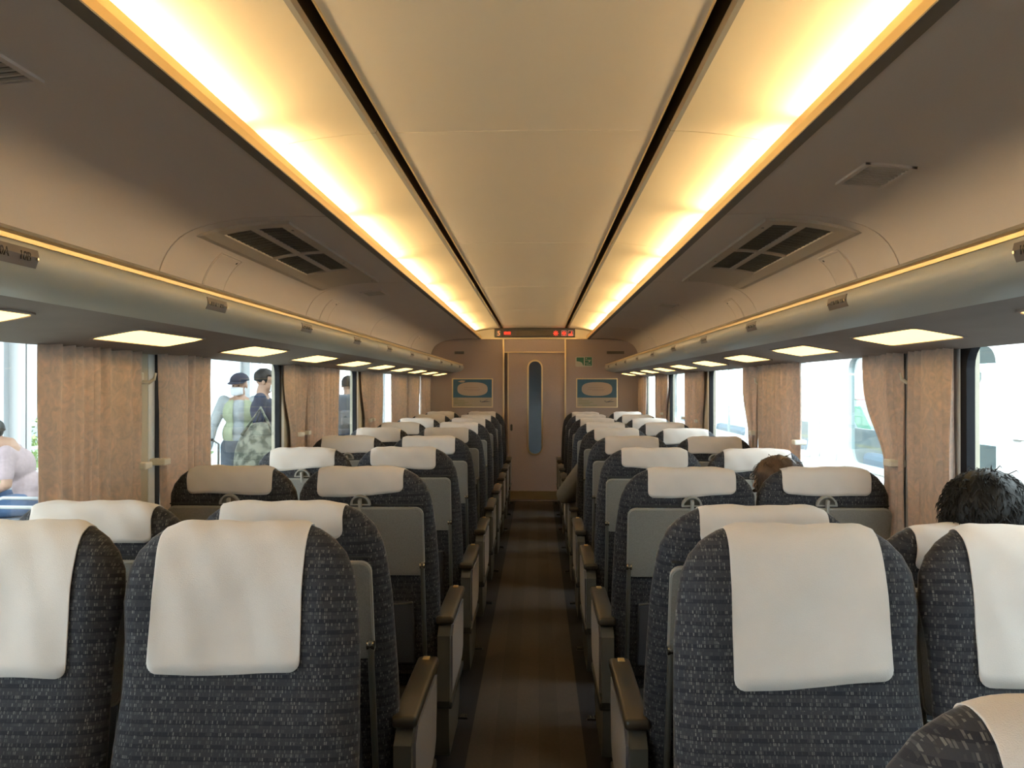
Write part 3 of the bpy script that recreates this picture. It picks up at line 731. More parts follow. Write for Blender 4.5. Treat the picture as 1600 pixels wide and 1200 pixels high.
for r in range(0, 11):
    for sx in (-1, 1):
        if r == 0 and sx < 0: continue
        for pos in ('aisle', 'window'):
            tilt = 12+rr.uniform(-.7, .7)
            if r == 0: tilt = 9
            if (r, sx, pos) == (2, 1, 'window'): tilt = 20.5
            if (r, sx, pos) == (2, 1, 'aisle'): tilt = 13.0
            seat(r, sx, pos, -1 if r < 2 else 1, tilt, rr.randrange(3))

# ---------------------------------------------------------------- curtains
def curtain(sx, y0, y1, label, tie=None, folds=None, ztop=1.593, zbot=.78, amp=.0145, xc=1.331, band=True, seed=0):
    """pleated curtain along the wall; tie=(y, half width) gathers it at z=1.2"""
    rnd = random.Random(seed+int(y0*100)); folds = folds or max(4, int((y1-y0)/.075)); NU = folds*8; NV = 26; V = []; F = []
    ph = [rnd.uniform(-.5, .5) for _ in range(folds+2)]; fa = [rnd.uniform(.55, 1.15) for _ in range(folds+2)]
    for j in range(NV+1):
        z = ztop+(zbot-ztop)*j/NV
        g = math.exp(-((z-1.19)/.17)**2) if z > 1.19 else (math.exp(-((z-1.19)/.5)**2))
        for i in range(NU+1):
            u = i/NU; y = y0+(y1-y0)*u
            if tie: y = y*(1-.85*g)+(tie[0]+(u-.5)*2*tie[1])*.85*g
            q = max(0, min(folds, u*folds+.9*math.sin(u*6.5+ph[1]*9)*u*(1-u)*4)); a = fa[int(q)]*amp*(1+.25*math.sin(z*5+ph[int(q)]*4)); y += .004*math.sin(z*4+ph[int(q)]*6)
            x = xc+a*math.sin(2*PI*q+.7*math.sin(z*2.5+ph[0]*5))+.0025*math.sin(q*13+z*9)
            V.append((sx*x, y, z))
    for j in range(NV):
        for i in range(NU): F.append((j*(NU+1)+i, j*(NU+1)+i+1, (j+1)*(NU+1)+i+1, (j+1)*(NU+1)+i))
    e = empty('curtain', (0, 0, 0)); c = mesh_obj('cloth', V, F, 'curtain', e, True)
    bm = bmesh.new(); bm.from_mesh(c.data); bmesh.ops.solidify(bm, geom=bm.faces[:], thickness=.0015); bm.to_mesh(c.data); bm.free()
    if band:
        yt = tie[0] if tie else (y1 if band == 'far' else y0); hwb = .032
        if tie: MB().rbox(min(sx*(xc-.032), sx*(xc+.03)), max(sx*(xc-.032), sx*(xc+.03)), yt-hwb, yt+hwb, 1.182, 1.208, .006, 2).build('tie_band', 'white', e)
        else: MB().rbox(min(sx*(xc-.03), sx*(xc+.03)), max(sx*(xc-.03), sx*(xc+.03)), yt-.028, yt+.028, 1.184, 1.208, .005, 2).build('tie_band', 'white', e)
    return tag(e, label, 'curtain', 'brown window curtains')
PNAME = ['', 'second', 'third', 'fourth']
# (side, y0, y1, tie, description)
CUR = [
 (-1, 2.325, 2.93, None, 'wide drawn brown curtain beside the seated man in pink'),
 (-1, 3.08, 3.575, None, 'brown curtain with white tie band beside man in cap'),
 (-1, 4.64, 5.03, (4.88, .11), 'pale-edged brown curtain behind the man with the bag, platform side'),
 (-1, 5.035, 5.84, None, 'wide drawn brown curtain next to the third platform window'),
 (-1, 6.68, 7.00, (6.90, .07), 'tied brown curtain at the third pier from the end wall, platform side'),
 (-1, 7.05, 7.52, None, 'brown curtain just past the tied one, platform side'),
 (-1, 8.06, 8.92, None, 'drawn brown curtain at the last pier but one, platform side'),
 (-1, 9.00, 9.85, None, 'drawn brown curtain at the last window, platform side'),
 (-1, 10.02, 10.9, None, 'drawn brown curtain touching the end wall, platform side'),
 (1, 2.69, 3.0, None, 'pale-edged brown curtain beside the black-haired passenger'),
 (1, 3.05, 3.42, (3.12, .055), 'dark tied brown curtain with white band near black-haired passenger'),
 (1, 4.25, 5.0, None, 'wide drawn reddish brown curtain, side facing the white train'),
 (1, 5.04, 5.36, (5.11, .05), 'tied brown curtain beyond the wide drawn one, white train side'),
 (1, 6.67, 6.98, (6.88, .07), 'tied brown curtain at third pier from end wall, white train side'),
 (1, 7.03, 7.50, None, 'narrow brown curtain at third pier from end wall, white train side'),
 (1, 8.48, 8.88, (8.78, .06), 'tied brown curtain at second pier from end wall, white train side'),
 (1, 8.94, 9.34, None, 'narrow brown curtain at second pier from end wall, white train side'),
 (1, 10.25, 10.9, None, 'brown curtain touching the end wall, white train side'),
]
for i, (sx, a, b, tie, lab) in enumerate(CUR):
    curtain(sx, a, b, lab, tie, seed=i, band=('far' if i % 2 == 0 else 'near') if i in (0, 1, 3, 5, 11, 14) or tie else False)
for sx, y, lab in ((-1, 2.99, 'small cream coat hook between curtains, platform side'), (1, 3.02, 'small cream coat hook between curtains, white train side'), (1, 5.02, 'small cream coat hook past the wide drawn curtain')):
    hk = tag(empty('coat_hook', (sx*WX, y, 1.50)), lab, 'hook')
    MB().rbox(-.008, .008, -.012, .012, -.02, .02, .004, 2).build('back_plate', 'white', hk)
    auto_smooth(MB().tube([(0, 0, -.012), (-sx*.03, 0, -.016), (-sx*.048, 0, -.004), (-sx*.054, 0, .018)], [.008, .007, .006, .005], 10).build('hook_arm', 'white', hk), 60)

# ---------------------------------------------------------------- people
def remesh(mb, voxel, m, smooth_it=3):
    me = bpy.data.meshes.new('tmp'); me.from_pydata(mb.v, [], mb.f)
    bm = bmesh.new(); bm.from_mesh(me); bmesh.ops.recalc_face_normals(bm, faces=bm.faces); bm.to_mesh(me); bm.free()
    o = bpy.data.objects.new('tmp', me); C.objects.link(o)
    r = o.modifiers.new('r', 'REMESH'); r.mode = 'VOXEL'; r.voxel_size = voxel
    s = o.modifiers.new('s', 'SMOOTH'); s.factor = .5; s.iterations = smooth_it
    out = bpy.data.meshes.new_from_object(o.evaluated_get(bpy.context.evaluated_depsgraph_get())); bpy.data.objects.remove(o); bpy.data.meshes.remove(me)
    out.materials.clear(); out.materials.append(m); out.polygons.foreach_set('use_smooth', [True]*len(out.polygons))
    return out
def limb(mb, pts, rad, seg=14):
    pts = [Vector(p) for p in pts]
    for a, b, ra, rb in zip(pts[:-1], pts[1:], rad[:-1], rad[1:]):
        n = 5; mb.tube([a.lerp(b, i/n) for i in range(n+1)], [ra+(rb-ra)*i/n for i in range(n+1)], seg)
    for p, r in zip(pts, rad): mb.ell(p, (r, r, r), 14, 9)
SKIN = mat('skin', (.36, .215, .15), .5)
HAIRB = mat('hair_black', (.006, .0055, .0055), .5, 0, (.013, .012, .012), 60, .6, .4, 300, (1, 1, .2), spec=.25)
HAIRN = mat('hair_brown', (.055, .030, .020), .45, 0, (.09, .052, .035), 60, .6, .4, 300, (1, 1, .2))
def hand_parts(mb, wrist, direction, palm_n, r=.8):
    d = Vector(direction).normalized(); n = Vector(palm_n); n = (n-d*n.dot(d)).normalized(); s = d.cross(n)
    w0 = Vector(wrist); limb(mb, [w0, w0+d*.05*r, w0+d*.085*r], [.028*r, .034*r, .03*r], 10)
    for k, (off, ln) in enumerate(((-.027, .062), (-.009, .075), (.009, .070), (.026, .054))):
        b = w0+d*.085*r+s*off*r; m1 = b+d*ln*.5*r+n*.006; tip = b+d*ln*.85*r+n*.026*r
        limb(mb, [b, m1, tip], [.0105*r, .0095*r, .008*r], 8)
    b = w0+d*.03*r-s*.03*r; limb(mb, [b, b+d*.035*r-s*.018*r+n*.008, b+d*.06*r-s*.02*r+n*.02], [.013*r, .011*r, .009*r], 8)
def person(name_label, loc, rz, J, shirt, trousers, hair, sleeve='short', face_pitch=0, face_yaw=0, strands=0, hairlen=0, vest=None, cap=None, mask=False, shoes=True, voxel=.011, group=None, hair_scale=1.0, sr=1.0):
    """J: joints dict, local frame, facing +Y, base on what carries the figure"""
    e = tag(empty('person', loc, rz), name_label, 'person', group)
    V3 = lambda k: Vector(J[k])
    HR = Matrix.Rotation(face_yaw, 3, 'Z') @ Matrix.Rotation(face_pitch, 3, 'X')
    hc = V3('head'); h = lambda x, y, z: hc+HR @ Vector((x, y, z))
    b = MB()
    pel, wa, ch, nk = V3('pelvis'), V3('waist'), V3('chest'), V3('neck')
    for p, r in ((pel, (.155, .115, .11)), (wa, (.135, .10, .13)), (ch, (.165, .115, .15)), ((ch+nk)/2, (.15, .085, .08))): b.ell(p, r)
    limb(b, [ch, nk, h(0, -.012, -.07)], [.09, .058, .052])
    for s in 'LR':
        limb(b, [pel.lerp(V3('hip'+s), .8), V3('hip'+s), V3('knee'+s), V3('ankle'+s)], [.09, .085, .056, .038])
        a = V3('ankle'+s); fd = Vector(J.get('foot'+s, (0, 1, 0))); limb(b, [a+Vector((0, 0, -.035)), a+fd*.10+Vector((0, 0, -.045)), a+fd*.16+Vector((0, 0, -.052))], [.04, .036, .026])
        limb(b, [ch.lerp(V3('sho'+s), .7), V3('sho'+s), V3('elb'+s), V3('wri'+s)], [.07, .058, .042, .028])
        hd_ = (V3('wri'+s)-V3('elb'+s)); hand_parts(b, V3('wri'+s), hd_, (1 if s == 'L' else -1, .3, 0))
    # head: cranium, jaw, nose, brow, ears
    b.ell(h(0, -.012, .03), (.076, .096, .085), rot=HR); b.ell(h(0, .022, -.035), (.058, .066, .075), rot=HR); b.ell(h(0, .055, -.085), (.030, .028, .025), rot=HR)
    b.ell(h(0, .092, -.022), (.012, .018, .024), 12, 8, rot=HR); b.ell(h(0, .096, -.036), (.016, .012, .011), 12, 8, rot=HR); b.ell(h(0, .070, .018), (.055, .022, .014), 14, 8, rot=HR)
    b.ell(h(0, .080, -.066), (.022, .012, .008), 12, 8, rot=HR)
    for s in (-1, 1): b.ell(h(s*.078, -.008, -.012), (.010, .020, .032), 12, 8, rot=HR)
    link('body', remesh(b, voxel*.8, SKIN, 4), e)
    for s in (-1, 1):
        MB().ell(h(s*.030, .083, .0), (.012, .008, .007), 12, 8, rot=HR).build('eye', mat('eye', (.03, .02, .018), .2), e, True)
    # shirt
    b = MB()
    for p, r in ((wa, (.152, .118, .135)), (ch, (.168, .130, .155)), ((ch+nk)/2+Vector((0, 0, -.012)), (.150, .095, .075)), (pel+Vector((0, 0, .03)), (.168, .126, .09))): b.ell(p, r)
    for s in 'LR':
        S, E, W_ = V3('sho'+s), V3('elb'+s), V3('wri'+s)
        if sleeve == 'short': limb(b, [ch.lerp(S, .6), S, S.lerp(E, .72)], [.075, .064, .058])
        else: limb(b, [ch.lerp(S, .6), S, E, E.lerp(W_, .95)], [.075*sr, .064*sr, .056*sr, .044*sr])
    link('shirt', remesh(b, voxel, shirt, 3), e)
    if vest:
        b = MB()
        for p, r in ((wa+Vector((0, 0, -.04)), (.178, .138, .18)), (ch, (.180, .143, .16)), ((ch+nk)/2+Vector((0, 0, -.02)), (.155, .103, .07))): b.ell(p, r)
        for s in 'LR': limb(b, [ch.lerp(V3('sho'+s), .75), V3('sho'+s)-Vector((0, 0, .012))], [.07, .06])
        me = remesh(b, voxel, vest, 3); bm = bmesh.new(); bm.from_mesh(me)      # open front
        bmesh.ops.delete(bm, geom=[f for f in bm.faces if abs(f.calc_center_median().x) < .055 and f.calc_center_median().y > .05], context='FACES'); bm.to_mesh(me); bm.free()
        link('vest', me, e)
    b = MB(); b.ell(pel, (.168, .128, .115))
    for s in 'LR': limb(b, [pel.lerp(V3('hip'+s), .8), V3('hip'+s), V3('knee'+s), V3('ankle'+s)+Vector((0, 0, .01))], [.105, .10, .074, .060])
    link('trousers', remesh(b, voxel, trousers, 3), e)
    if shoes:
        for s in 'LR':
            a = V3('ankle'+s); fd = Vector(J.get('foot'+s, (0, 1, 0))); b = MB()
            limb(b, [a+Vector((0, 0, -.03))-fd*.03, a+fd*.07+Vector((0, 0, -.042)), a+fd*.18+Vector((0, 0, -.05))], [.046, .044, .034]); link('shoe', remesh(b, voxel, mat('shoe', (.05, .05, .055), .5), 2), e)
    # hair
    if hair:
        b = MB(); R = (.088*hair_scale, .108*hair_scale, .098*hair_scale); nu, nv = 40, 26; vv = []
        rnd = random.Random(int(abs(loc[1])*100)); hv = []
        for j in range(nv+1):
            th = PI*j/nv
            for i in range(nu):
                ph = 2*PI*i/nu; d = Vector((math.sin(th)*math.cos(ph), math.sin(th)*math.sin(ph), math.cos(th)))
                bumpy = 1+.018*math.sin(9*ph+3*th)*math.sin(th)+.015*math.sin(5*ph-7*th)*math.sin(th)+rnd.uniform(-.008, .008)
                # face opening: pull in the front lower part and the neck
                if d.y > .35 and d.z < .35: bumpy *= .80
                low = -.55-hairlen
                if d.z < low: bumpy *= .85
                hv.append(h(d.x*R[0]*bumpy, -.014+d.y*R[1]*bumpy, .032+d.z*R[2]*bumpy*(1+hairlen*.5 if d.z < 0 else 1)))
        ff = [(j*nu+i, (j+1)*nu+i, (j+1)*nu+(i+1) % nu, j*nu+(i+1) % nu) for j in range(nv) for i in range(nu)]
        b.add(hv, ff)
        for k in range(strands):
            th = math.acos(rnd.uniform(-.45, 1)); ph = rnd.uniform(0, 2*PI); d = Vector((math.sin(th)*math.cos(ph), math.sin(th)*math.sin(ph), math.cos(th)))
            if d.y > .55 and d.z < .3: continue
            root = Vector((d.x*R[0]*.97, -.014+d.y*R[1]*.97, .032+d.z*R[2]*.97))
            flow = Vector((rnd.uniform(-.4, .4)+.6*d.x, -.35+.5*d.y+rnd.uniform(-.3, .3), -.55+rnd.uniform(-.25, .25))); flow -= d*flow.dot(d)*.8
            ln = rnd.uniform(.018, .038); lift = rnd.uniform(.001, .006)
            if rnd.random() < .03 and d.z > .5: lift = .020; ln = .03
            p1 = root+flow.normalized()*ln*.5+d*(lift+.003); p2 = root+flow.normalized()*ln+d*lift*.9
            b.tube([h(*root), h(*p1), h(*p2)], [.0016, .0012, .0002], 3, False)
        b.build('hair', hair, e, True)
    if cap:
        b = MB(); R = (.096, .118, .085); n = 24; vs = []; 
        for j in range(9):
            th = PI/2*j/8
            for i in range(n): vs.append(h(R[0]*math.sin(th)*math.cos(2*PI*i/n), -.012+R[1]*math.sin(th)*math.sin(2*PI*i/n), .045+R[2]*math.cos(th)))
        b.add(vs, [(j*n+i, (j+1)*n+i, (j+1)*n+(i+1) % n, j*n+(i+1) % n) for j in range(8) for i in range(n)])
        br = []
        for t in range(13):
            an = PI*(t-6)/6*.42; br.append((an, .19))
        inn = [h(.092*math.sin(a), -.012+.113*math.cos(a), .046) for a, _ in br]; out = [h(.088*math.sin(a), .062+.115*math.cos(a), .028) for a, _ in br]
        b.add(inn+out, [(i, i+1, 13+i+1, 13+i) for i in range(12)])
        o = b.build('cap', cap, e, True); o.modifiers.new('t', 'SOLIDIFY').thickness = .004
    if mask:
        vs = []; nn = 9
        for j in range(nn):
            for i in range(nn):
                u, v = -1+2*i/(nn-1), -1+2*j/(nn-1); an = u*1.15
                vs.append(h(.074*math.sin(an), .020+.094*math.cos(an*.9)*(1-.10*v*v), -.056+v*.044*(1-.25*u*u)))
        o = mesh_obj('face_mask', vs, [(j*nn+i, j*nn+i+1, (j+1)*nn+i+1, (j+1)*nn+i) for j in range(nn-1) for i in range(nn-1)], mat('mask_white', (.6, .62, .66), .7), e, True); o.modifiers.new('t', 'SOLIDIFY').thickness = .003
    return e
def stand(h=1.70, arms=None):
    k = h/1.70
    J = dict(pelvis=(0, 0, .95), waist=(0, 0, 1.08), chest=(0, 0, 1.27), neck=(0, -.01, 1.45), head=(0, .02, 1.557))
    for s, q in (('L', -1), ('R', 1)):
        J['hip'+s] = (q*.095, 0, .90); J['knee'+s] = (q*.11, .02, .49); J['ankle'+s] = (q*.115, -.02, .09)
        J['sho'+s] = (q*.160, -.01, 1.385); J['elb'+s] = (q*.225, -.03, 1.10); J['wri'+s] = (q*.235, .07, .87)
    if arms: J.update(arms)
    return {a: tuple(c*k for c in v) for a, v in J.items()}
def sit(seat_z=.45, lean=0., headoff=(0, 0, 0), knees=None):
    J = dict(pelvis=(0, 0, seat_z+.11), waist=(0, -.03-lean*.15, seat_z+.24), chest=(0, -.05-lean*.4, seat_z+.41), neck=(0, -.07-lean*.65, seat_z+.59), head=(0+headoff[0], -.05-lean*.8+headoff[1], seat_z+.725+headoff[2]))
    for s, q in (('L', -1), ('R', 1)):
        J['hip'+s] = (q*.095, .03, seat_z+.10); J['knee'+s] = (q*.12, .42, seat_z+.07); J['ankle'+s] = (q*.12, .42, .09)
        J['sho'+s] = (q*.18, -.06-lean*.6, seat_z+.53); J['elb'+s] = (q*.23, .03-lean*.3, seat_z+.28); J['wri'+s] = (q*.10, .22, seat_z+.22)
    if knees: J.update(knees)
    return J
dk = lambda n, c: mat(n, c, .85, 0, tuple(x*.8 for x in c), 40, .6)
# passengers in the car
py = pivot_y(2)
J = sit(.44, .42, (.045, .03, -.035), dict(elbR=(.19, .0, .72), shoR=(.165, -.31, .97)))
person('passenger with tousled black hair sitting in the reclined window seat', (1.085, py-.02, 0), 0, J, dk('shirt_dark', (.05, .05, .06)), dk('trousers_dark', (.04, .04, .05)), HAIRB, strands=1500, face_yaw=-.2, face_pitch=-.05, hair_scale=1.10)
py = pivot_y(3)
J = sit(.385, .22, (-.10, .0, -.025), dict(neck=(-.04, -.17, .99)))
person('passenger with brown hair leaning to the aisle in a window seat', (1.04, py, 0), 0, J, dk('shirt_grey', (.2, .2, .22)), dk('trousers_blue', (.05, .06, .1)), HAIRN, strands=500, face_yaw=.5, face_pitch=-.15, hairlen=.2, hair_scale=.96)
py = pivot_y(6)
J = sit(.39, .25, (.03, .04, -.14), dict(shoL=(-.19, -.20, .90), elbL=(-.352, -.06, .672), wriL=(-.16, .22, .66)))
person('passenger in grey coat with an elbow over the aisle armrest', (.60, py, 0), 0, J, dk('coat_grey', (.20, .195, .185)), dk('trousers_grey', (.10, .10, .10)), HAIRB, sleeve='long', face_pitch=-.35, sr=1.2)

# people and things on the platform
PZ = -.07
J = stand(1.70, dict(elbR=(.27, .02, 1.12), wriR=(.30, .16, .90)))
person('man in navy cap, white mask and pale green vest standing on platform', (-3.12, 9.0, PZ), PI+.25, J, dk('shirt_pale', (.34, .37, .39)), dk('trousers_slate', (.11, .125, .155)), None, sleeve='long', vest=dk('vest_green', (.33, .37, .25)), cap=dk('cap_navy', (.012, .015, .035)), mask=True, face_yaw=-.35, face_pitch=-.12)
J = stand(1.74)
person('man in navy shirt and white mask standing beside camouflage bag', (-2.72, 8.55, PZ), -PI/2+.2, J, dk('shirt_navy', (.025, .03, .06)), dk('trousers_stone', (.11, .115, .125)), HAIRB, mask=True, face_pitch=-.2)
J = stand(1.70)
person('person in grey shirt with dark backpack standing by platform column', (-2.45, 11.2, PZ), .4, J, dk('shirt_bluegrey', (.17, .19, .23)), dk('trousers_navy2', (.08, .09, .13)), HAIRB)
J = sit(.47, -.35, (0, .06, -.06), dict(kneeR=(.05, .44, .61), ankleR=(-.20, .46, .45), kneeL=(-.12, .42, .53)))
person('man in pink shirt and blue jeans sitting on platform bench, head bowed', (-4.20, 7.05, PZ), PI*.62, J, dk('shirt_pink', (.40, .31, .33)), dk('jeans', (.07, .13, .25)), HAIRB, face_pitch=-.55, hair_scale=1.06)

# backpack and camouflage bag
bp_ = tag(empty('backpack', (-2.42, 11.0, PZ+1.0), .4), 'dark grey backpack on the back of person in grey', 'bag')
auto_smooth(MB().rbox(-.15, .15, -.16, 0, 0, .44, .06, 4).build('main_bag', dk('pack_grey', (.10, .11, .13)), bp_), 60); auto_smooth(MB().rbox(-.11, .11, -.20, -.14, .04, .24, .03, 3).build('front_pocket', dk('pack_grey2', (.13, .14, .16)), bp_), 60)
for s in (-1, 1): MB().tube([(s*.09, -.02, .42), (s*.11, .12, .44), (s*.11, .20, .25), (s*.09, .02, .06)], .014, 8).build('strap', dk('pack_strap', (.06, .06, .07)), bp_, True)
CAMO = mat('camouflage', (.06, .065, .05), .85, 0, (.20, .20, .16), 16, .15)
bg_ = tag(empty('camouflage_bag', (-2.60, 8.10, PZ), .3), 'large camouflage travel bag hanging beside man in navy shirt', 'bag')
mb = MB(); mb.ell((0, 0, .78), (.25, .17, .42), 24, 16); o = mb.build('bag_body', CAMO, bg_, True)
for s in (-1, 1): MB().tube([(s*.05-.12, .08*s, 1.08), (0, .10*s, 1.34), (.14, .08*s, 1.05)], .014, 8).build('handle', CAMO, bg_, True)
MB().tube([(0, .0, .02), (.0, 0, .45)], [.20, .22], 16).build('trolley_base', dk('trolley_dark', (.08, .08, .10)), bg_, True)
# trolley beside the man in the cap
tr_ = tag(empty('luggage_trolley', (-3.30, 8.50, PZ)), 'folding luggage trolley with wheels in front of man in green vest', 'trolley')
for s in (-1, 1):
    MB().tube([(s*.13, 0, .08), (s*.13, .04, .96), (s*.06, .05, 1.0)], .011, 8).build('rail', 'bar', tr_, True)
    MB().tube([(s*.15, 0, .08), (s*.19, 0, .08)], .08, 18).build('wheel', 'rubber', tr_, True)
MB().tube([(-.07, .05, 1.0), (.07, .05, 1.0)], .014, 8).build('grip', 'rubber', tr_, True)
MB().rbox(-.14, .14, -.20, .02, .06, .09, .008, 2).build('foot_plate', 'bar', tr_)
auto_smooth(MB().rbox(-.15, .15, -.20, -.02, .09, .52, .04, 3).build('strapped_case', dk('case_blue', (.25, .28, .36)), tr_), 60)

CONC = mat('platform_concrete', (.40, .40, .39), .8, 0, (.34, .34, .33), 3, .6); WHITE = mat('painted_white', (.80, .82, .84), .5); STEELB = mat('steel_pale', (.50, .52, .54), .45)
pf = structure(MB().box(-7.2, -1.72, -12, 45, -1.25, PZ).build('floor_platform', CONC), 'concrete station platform')
for i in range(48):
    MB().rbox(-2.62, -2.34, -12+i*1.0+.01, -12+i*1.0+.99, PZ-.01, PZ+.006, .003, 1).build('tactile_tile', mat('tactile_yellow', (.70, .55, .16), .7) if i == 0 else bpy.data.materials['tactile_yellow'], pf)
gr = structure(MB().box(-80, 80, -60, 120, -1.5, -1.25).build('floor_ground', mat('ballast', (.42, .40, .37), .9, 0, (.30, .29, .27), 30, .5)), 'pale ballast ground')
rf_ = tag(empty('platform_canopy', (-4.6, 12, 3.3)), 'white platform roof on steel columns', 'canopy'); rf_.location = (0, 0, 0)
MB().box(-7.4, -1.95, -12, 45, 3.45, 3.6).build('roof_deck', WHITE, rf_)
for y in [-9+4.5*i for i in range(12)]: MB().box(-7.4, -1.95, y-.06, y+.06, 3.25, 3.45).build('beam', STEELB, rf_)
for y in (-4.95, 1.6, 8.15, 14.7, 21.25, 27.8):
    c_ = MB(); c_.box(-5.09, -4.91, y-.008, y+.008, PZ, 3.3).box(-5.09, -5.075, y-.09, y+.09, PZ, 3.3).box(-4.925, -4.91, y-.09, y+.09, PZ, 3.3).box(-5.15, -4.85, y-.15, y+.15, PZ, PZ+.03)
    c_.build('column', STEELB, rf_)
# bench row
bn = tag(empty('platform_bench', (-4.28, 7.08, PZ), PI*.62), 'row of grey moulded bench seats under man in pink', 'bench')
SEATG = mat('bench_grey', (.16, .18, .22), .5)
for i in (-1, 0, 1):
    auto_smooth(MB().rbox(i*.55-.23, i*.55+.23, -.20, .24, .40, .465, .02, 3).build('bench_seat', SEATG, bn), 50); auto_smooth(MB().rbox(i*.55-.23, i*.55+.23, -.29, -.24, .43, .82, .02, 3).build('bench_back', SEATG, bn), 50)
for i in (-1.5, -.5, .5, 1.5):
    MB().tube([(i*.55, .18, .40), (i*.55, .20, .60), (i*.55, .10, .64), (i*.55, -.22, .62)], .014, 10).build('arm_loop', STEELB, bn, True)
MB().box(-.85, .85, -.05, .02, .30, .36).build('beam', STEELB, bn)
for s in (-1, 1): MB().box(s*.6-.03, s*.6+.03, -.18, .18, 0, .30).build('bench_leg', STEELB, bn)
# fence and hedge behind the platform
fn = tag(empty('platform_fence', (0, 0, 0)), 'pale metal fence along the far edge of the platform', 'fence')
for i in range(70): MB().box(-7.12, -7.08, -10+i*.8-.02, -10+i*.8+.02, PZ, .95).build('post', STEELB, fn) if i % 2 == 0 else None
for z in (.25, .6, .93): MB().box(-7.13, -7.07, -10, 45, z-.02, z+.02).build('rail', STEELB, fn)
LEAF = mat('hedge_leaf', (.12, .20, .06), .7, 0, (.22, .32, .11), 12, .6)
rl = random.Random(11)
for k, (x, y, r) in enumerate(((-8.6, 8.5, 1.0), (-8.8, 10.6, 1.1), (-8.5, 12.9, 1.0), (-8.7, 15.2, 1.15), (-8.8, 17.6, 1.0), (-9.0, 20.2, 1.2), (-8.6, 6.2, .9))):
    sh = tag(empty('shrub', (x, y, -1.25)), 'bright green leafy shrub beyond the platform fence', 'shrub', 'shrubs beyond the platform fence')
    mb = MB()
    for q in range(900):
        d = Vector((rl.gauss(0, 1), rl.gauss(0, 1), rl.gauss(0, 1))).normalized()*rl.uniform(.75, 1.0)**.5; c = Vector((d.x*r, d.y*r, 1.25+d.z*.95)); s = rl.uniform(.05, .10)
        a = Vector((rl.gauss(0, 1), rl.gauss(0, 1), rl.gauss(0, 1))).normalized(); bq = a.cross(d).normalized() if a.cross(d).length > .01 else Vector((1, 0, 0)); a = bq.cross(d)
        a = (a+d*rl.uniform(-.6, .6)).normalized()
        mb.add([c-a*s, c+bq*s*.45, c+a*s, c-bq*s*.45], [(0, 1, 2, 3)])
    f = mesh_obj('foliage', mb.v, mb.f, LEAF, sh); f['kind'] = 'stuff'
    MB().tube([(0, 0, 0), (.03, 0, .6), (0, .04, 1.3)], [.06, .05, .03], 8).build('stem', dk('bark', (.12, .08, .05)), sh, True)
# pale building over the tracks
bd = tag(empty('station_building', (-16, 18, -1.25)), 'pale low building with dark windows beyond the platform', 'building')
MB().box(-3, 3, -14, 22, 0, 6.5).build('walls', mat('building_pale', (.36, .42, .48), .7), bd); MB().box(-3.3, 3.4, -14.3, 22.3, 6.5, 6.8).build('roof', WHITE, bd)
for i in range(11):
    for z in (1.2, 4.0):
        wv = MB().box(3.0, 3.04, -12.6+i*3.1, -10.6+i*3.1, z, z+1.4).build('window', STEELB, bd); MB().box(3.035, 3.05, -12.5+i*3.1, -10.7+i*3.1, z+.08, z+1.32).build('pane', mat('far_pane', (.22, .28, .33), .15) if (i, z) == (0, 1.2) else bpy.data.materials['far_pane'], wv)

# ---------------------------------------------------------------- neighbouring train
NX0, NX1 = 2.95, 5.7
TW = mat('train_white', (.62, .65, .69), .35); TB = mat('train_interior', (.45, .50, .54), .6); TBL = mat('train_blue', (.08, .12, .22), .6)
nt_ = tag(empty('neighbour_train', (4.3, 8, -1.25)), 'white commuter train with tinted windows on the next track', 'train'); nt_.location = (0, 0, 0)
PAN = [(-3.4, -1.0), (-.1, 2.25), (2.5, 5.2), (5.47, 8.1), (9.23, 11.75), (12.0, 14.6), (15.7, 18.3)]
mb = MB(); mb.box(NX0, NX0+.06, -6, 22, -.9, .74); mb.box(NX0, NX0+.06, -6, 22, 1.76, 2.45)
e0 = -6
for a, b in PAN: mb.box(NX0, NX0+.06, e0, a, .74, 1.76); e0 = b
mb.box(NX0, NX0+.06, e0, 22, .74, 1.76); mb.build('body_side', TW, nt_)
mb = MB(); mb.prism([(NX0, 2.45), (NX0+.25, 2.72), (NX0+.8, 2.85), (NX1-.8, 2.85), (NX1-.25, 2.72), (NX1, 2.45)], 'y', -6, 22); mb.build('roof', STEELB, nt_)
mb = MB(); mb.box(NX1-.06, NX1, -6, 22, -.9, .74); mb.box(NX1-.06, NX1, -6, 22, 1.76, 2.45)
e0 = -6
for a, b in PAN: mb.box(NX1-.06, NX1, e0, a+1.2, .74, 1.76); e0 = b+1.2
mb.box(NX1-.06, NX1, e0, 22, .74, 1.76); mb.build('far_side', TB, nt_)
MB().box(NX0, NX1, -6, 22, -1.0, -.05).build('underframe', dk('underframe_grey', (.20, .20, .21)), nt_)
MB().box(NX0-.006, NX0+.002, -6, 22, .32, .56).build('blue_band', TBL, nt_)
NG = glass('train_glass', (.86, .95, .95))
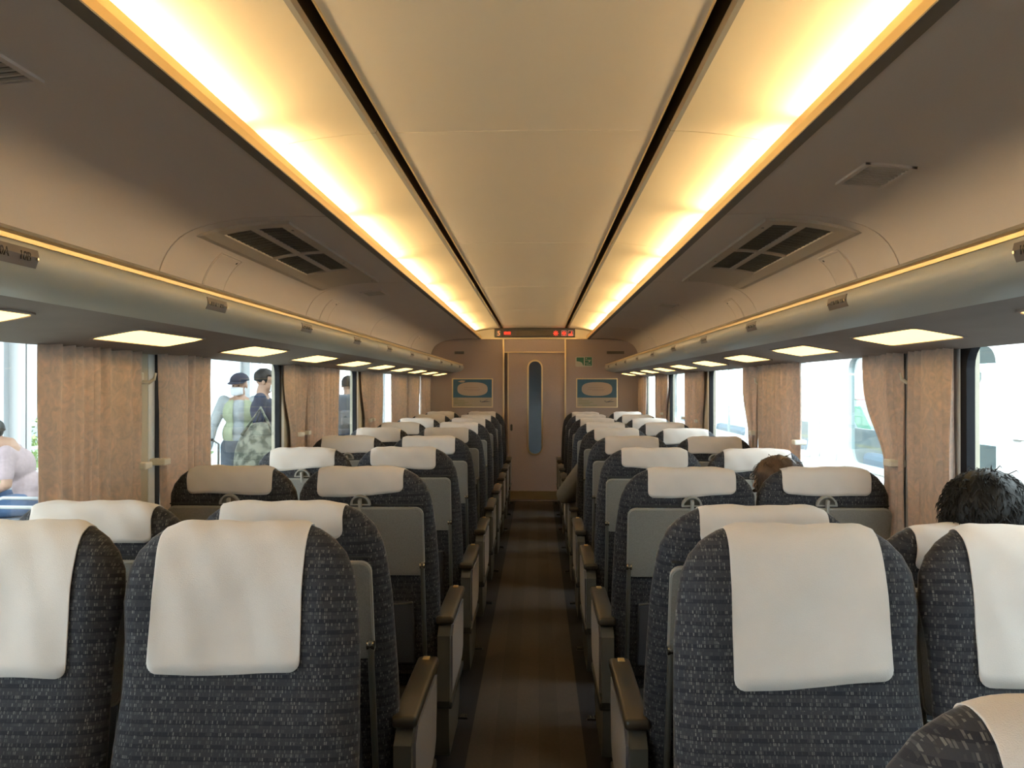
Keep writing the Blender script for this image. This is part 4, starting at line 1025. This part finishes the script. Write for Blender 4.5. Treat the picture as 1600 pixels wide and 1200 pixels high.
for a, b in PAN:
    fr = MB().ring(rrect(a-.02, b+.02, .72, 1.78, .02), rrect(a+.03, b-.03, .77, 1.73, .12), 'x', NX0-.008, NX0+.05).build('window_frame', STEELB, nt_)
    MB().prism(rrect(a+.02, b-.02, .76, 1.74, .10), 'x', NX0+.02, NX0+.028).build('pane', NG, fr)
    MB().box(NX0+.03, NX0+.06, (a+b)/2-.02, (a+b)/2+.02, .76, 1.74).build('mullion', STEELB, fr)
    MB().rbox(NX0+.25, NX0+.70, a+.05, b-.05, .05, .42, .05, 2).build('bench_seat', TBL, nt_); MB().rbox(NX0+.10, NX0+.25, a+.05, b-.05, .30, .86, .05, 2).build('bench_back', TBL, nt_)
    for q in range(5):
        yy = a+.25+q*(b-a-.5)/4
        st = MB().box(NX0+.51, NX0+.54, yy-.012, yy+.012, 1.60, 1.95).build('strap', WHITE, nt_); n = 14
        MB().tube([(NX0+.525+.0, yy+.055*math.cos(2*PI*i/n), 1.55+.055*math.sin(2*PI*i/n)) for i in range(n+1)], .008, 6, False).build('ring', WHITE, st, True)
MB().tube([(NX0+.525, -5.9, 1.95), (NX0+.525, 21.9, 1.95)], .016, 10).build('strap_rail', STEELB, nt_, True)
for y0, y1 in ((8.18, 8.66), (8.68, 9.15), (-.95, -.5), (-.48, -.13), (14.7, 15.15), (15.17, 15.62)):
    dd = MB().box(NX0-.012, NX0+.01, y0, y1, -.02, 1.9).build('door_leaf', TW, nt_)
    MB().prism(rrect((y0+y1)/2-.05, (y0+y1)/2+.05, .75, 1.35, .03), 'x', NX0-.016, NX0).build('door_window', mat('slit_grey', (.45, .48, .50), .3) if y0 == 8.18 else bpy.data.materials['slit_grey'], dd)
MB().box(NX0-.012, NX0+.001, 5.14, 5.32, 1.15, 1.42).build('notice', WHITE, nt_)
# striped board standing behind the train, seen through its windows
sb = tag(empty('striped_board', (6.6, 17.2, -1.25)), 'white board with red stripe and green diagonal seen through the white train', 'sign board')
MB().box(-.05, .05, -2.2, 2.2, .6, 3.4).build('panel', WHITE, sb); MB().box(-.06, -.05, -2.2, 2.2, 2.45, 2.72).build('red_stripe', mat('board_red', (.75, .05, .04), .5), sb)
MB().prism([(-1.9, .7), (-1.2, .7), (1.2, 2.5), (.5, 2.5)], 'x', -.06, -.05).build('green_diagonal', mat('board_green', (.05, .45, .22), .5), sb)
for s in (-1, 1): MB().box(-.05, .05, s*1.8-.05, s*1.8+.05, 0, .6).build('leg', STEELB, sb)
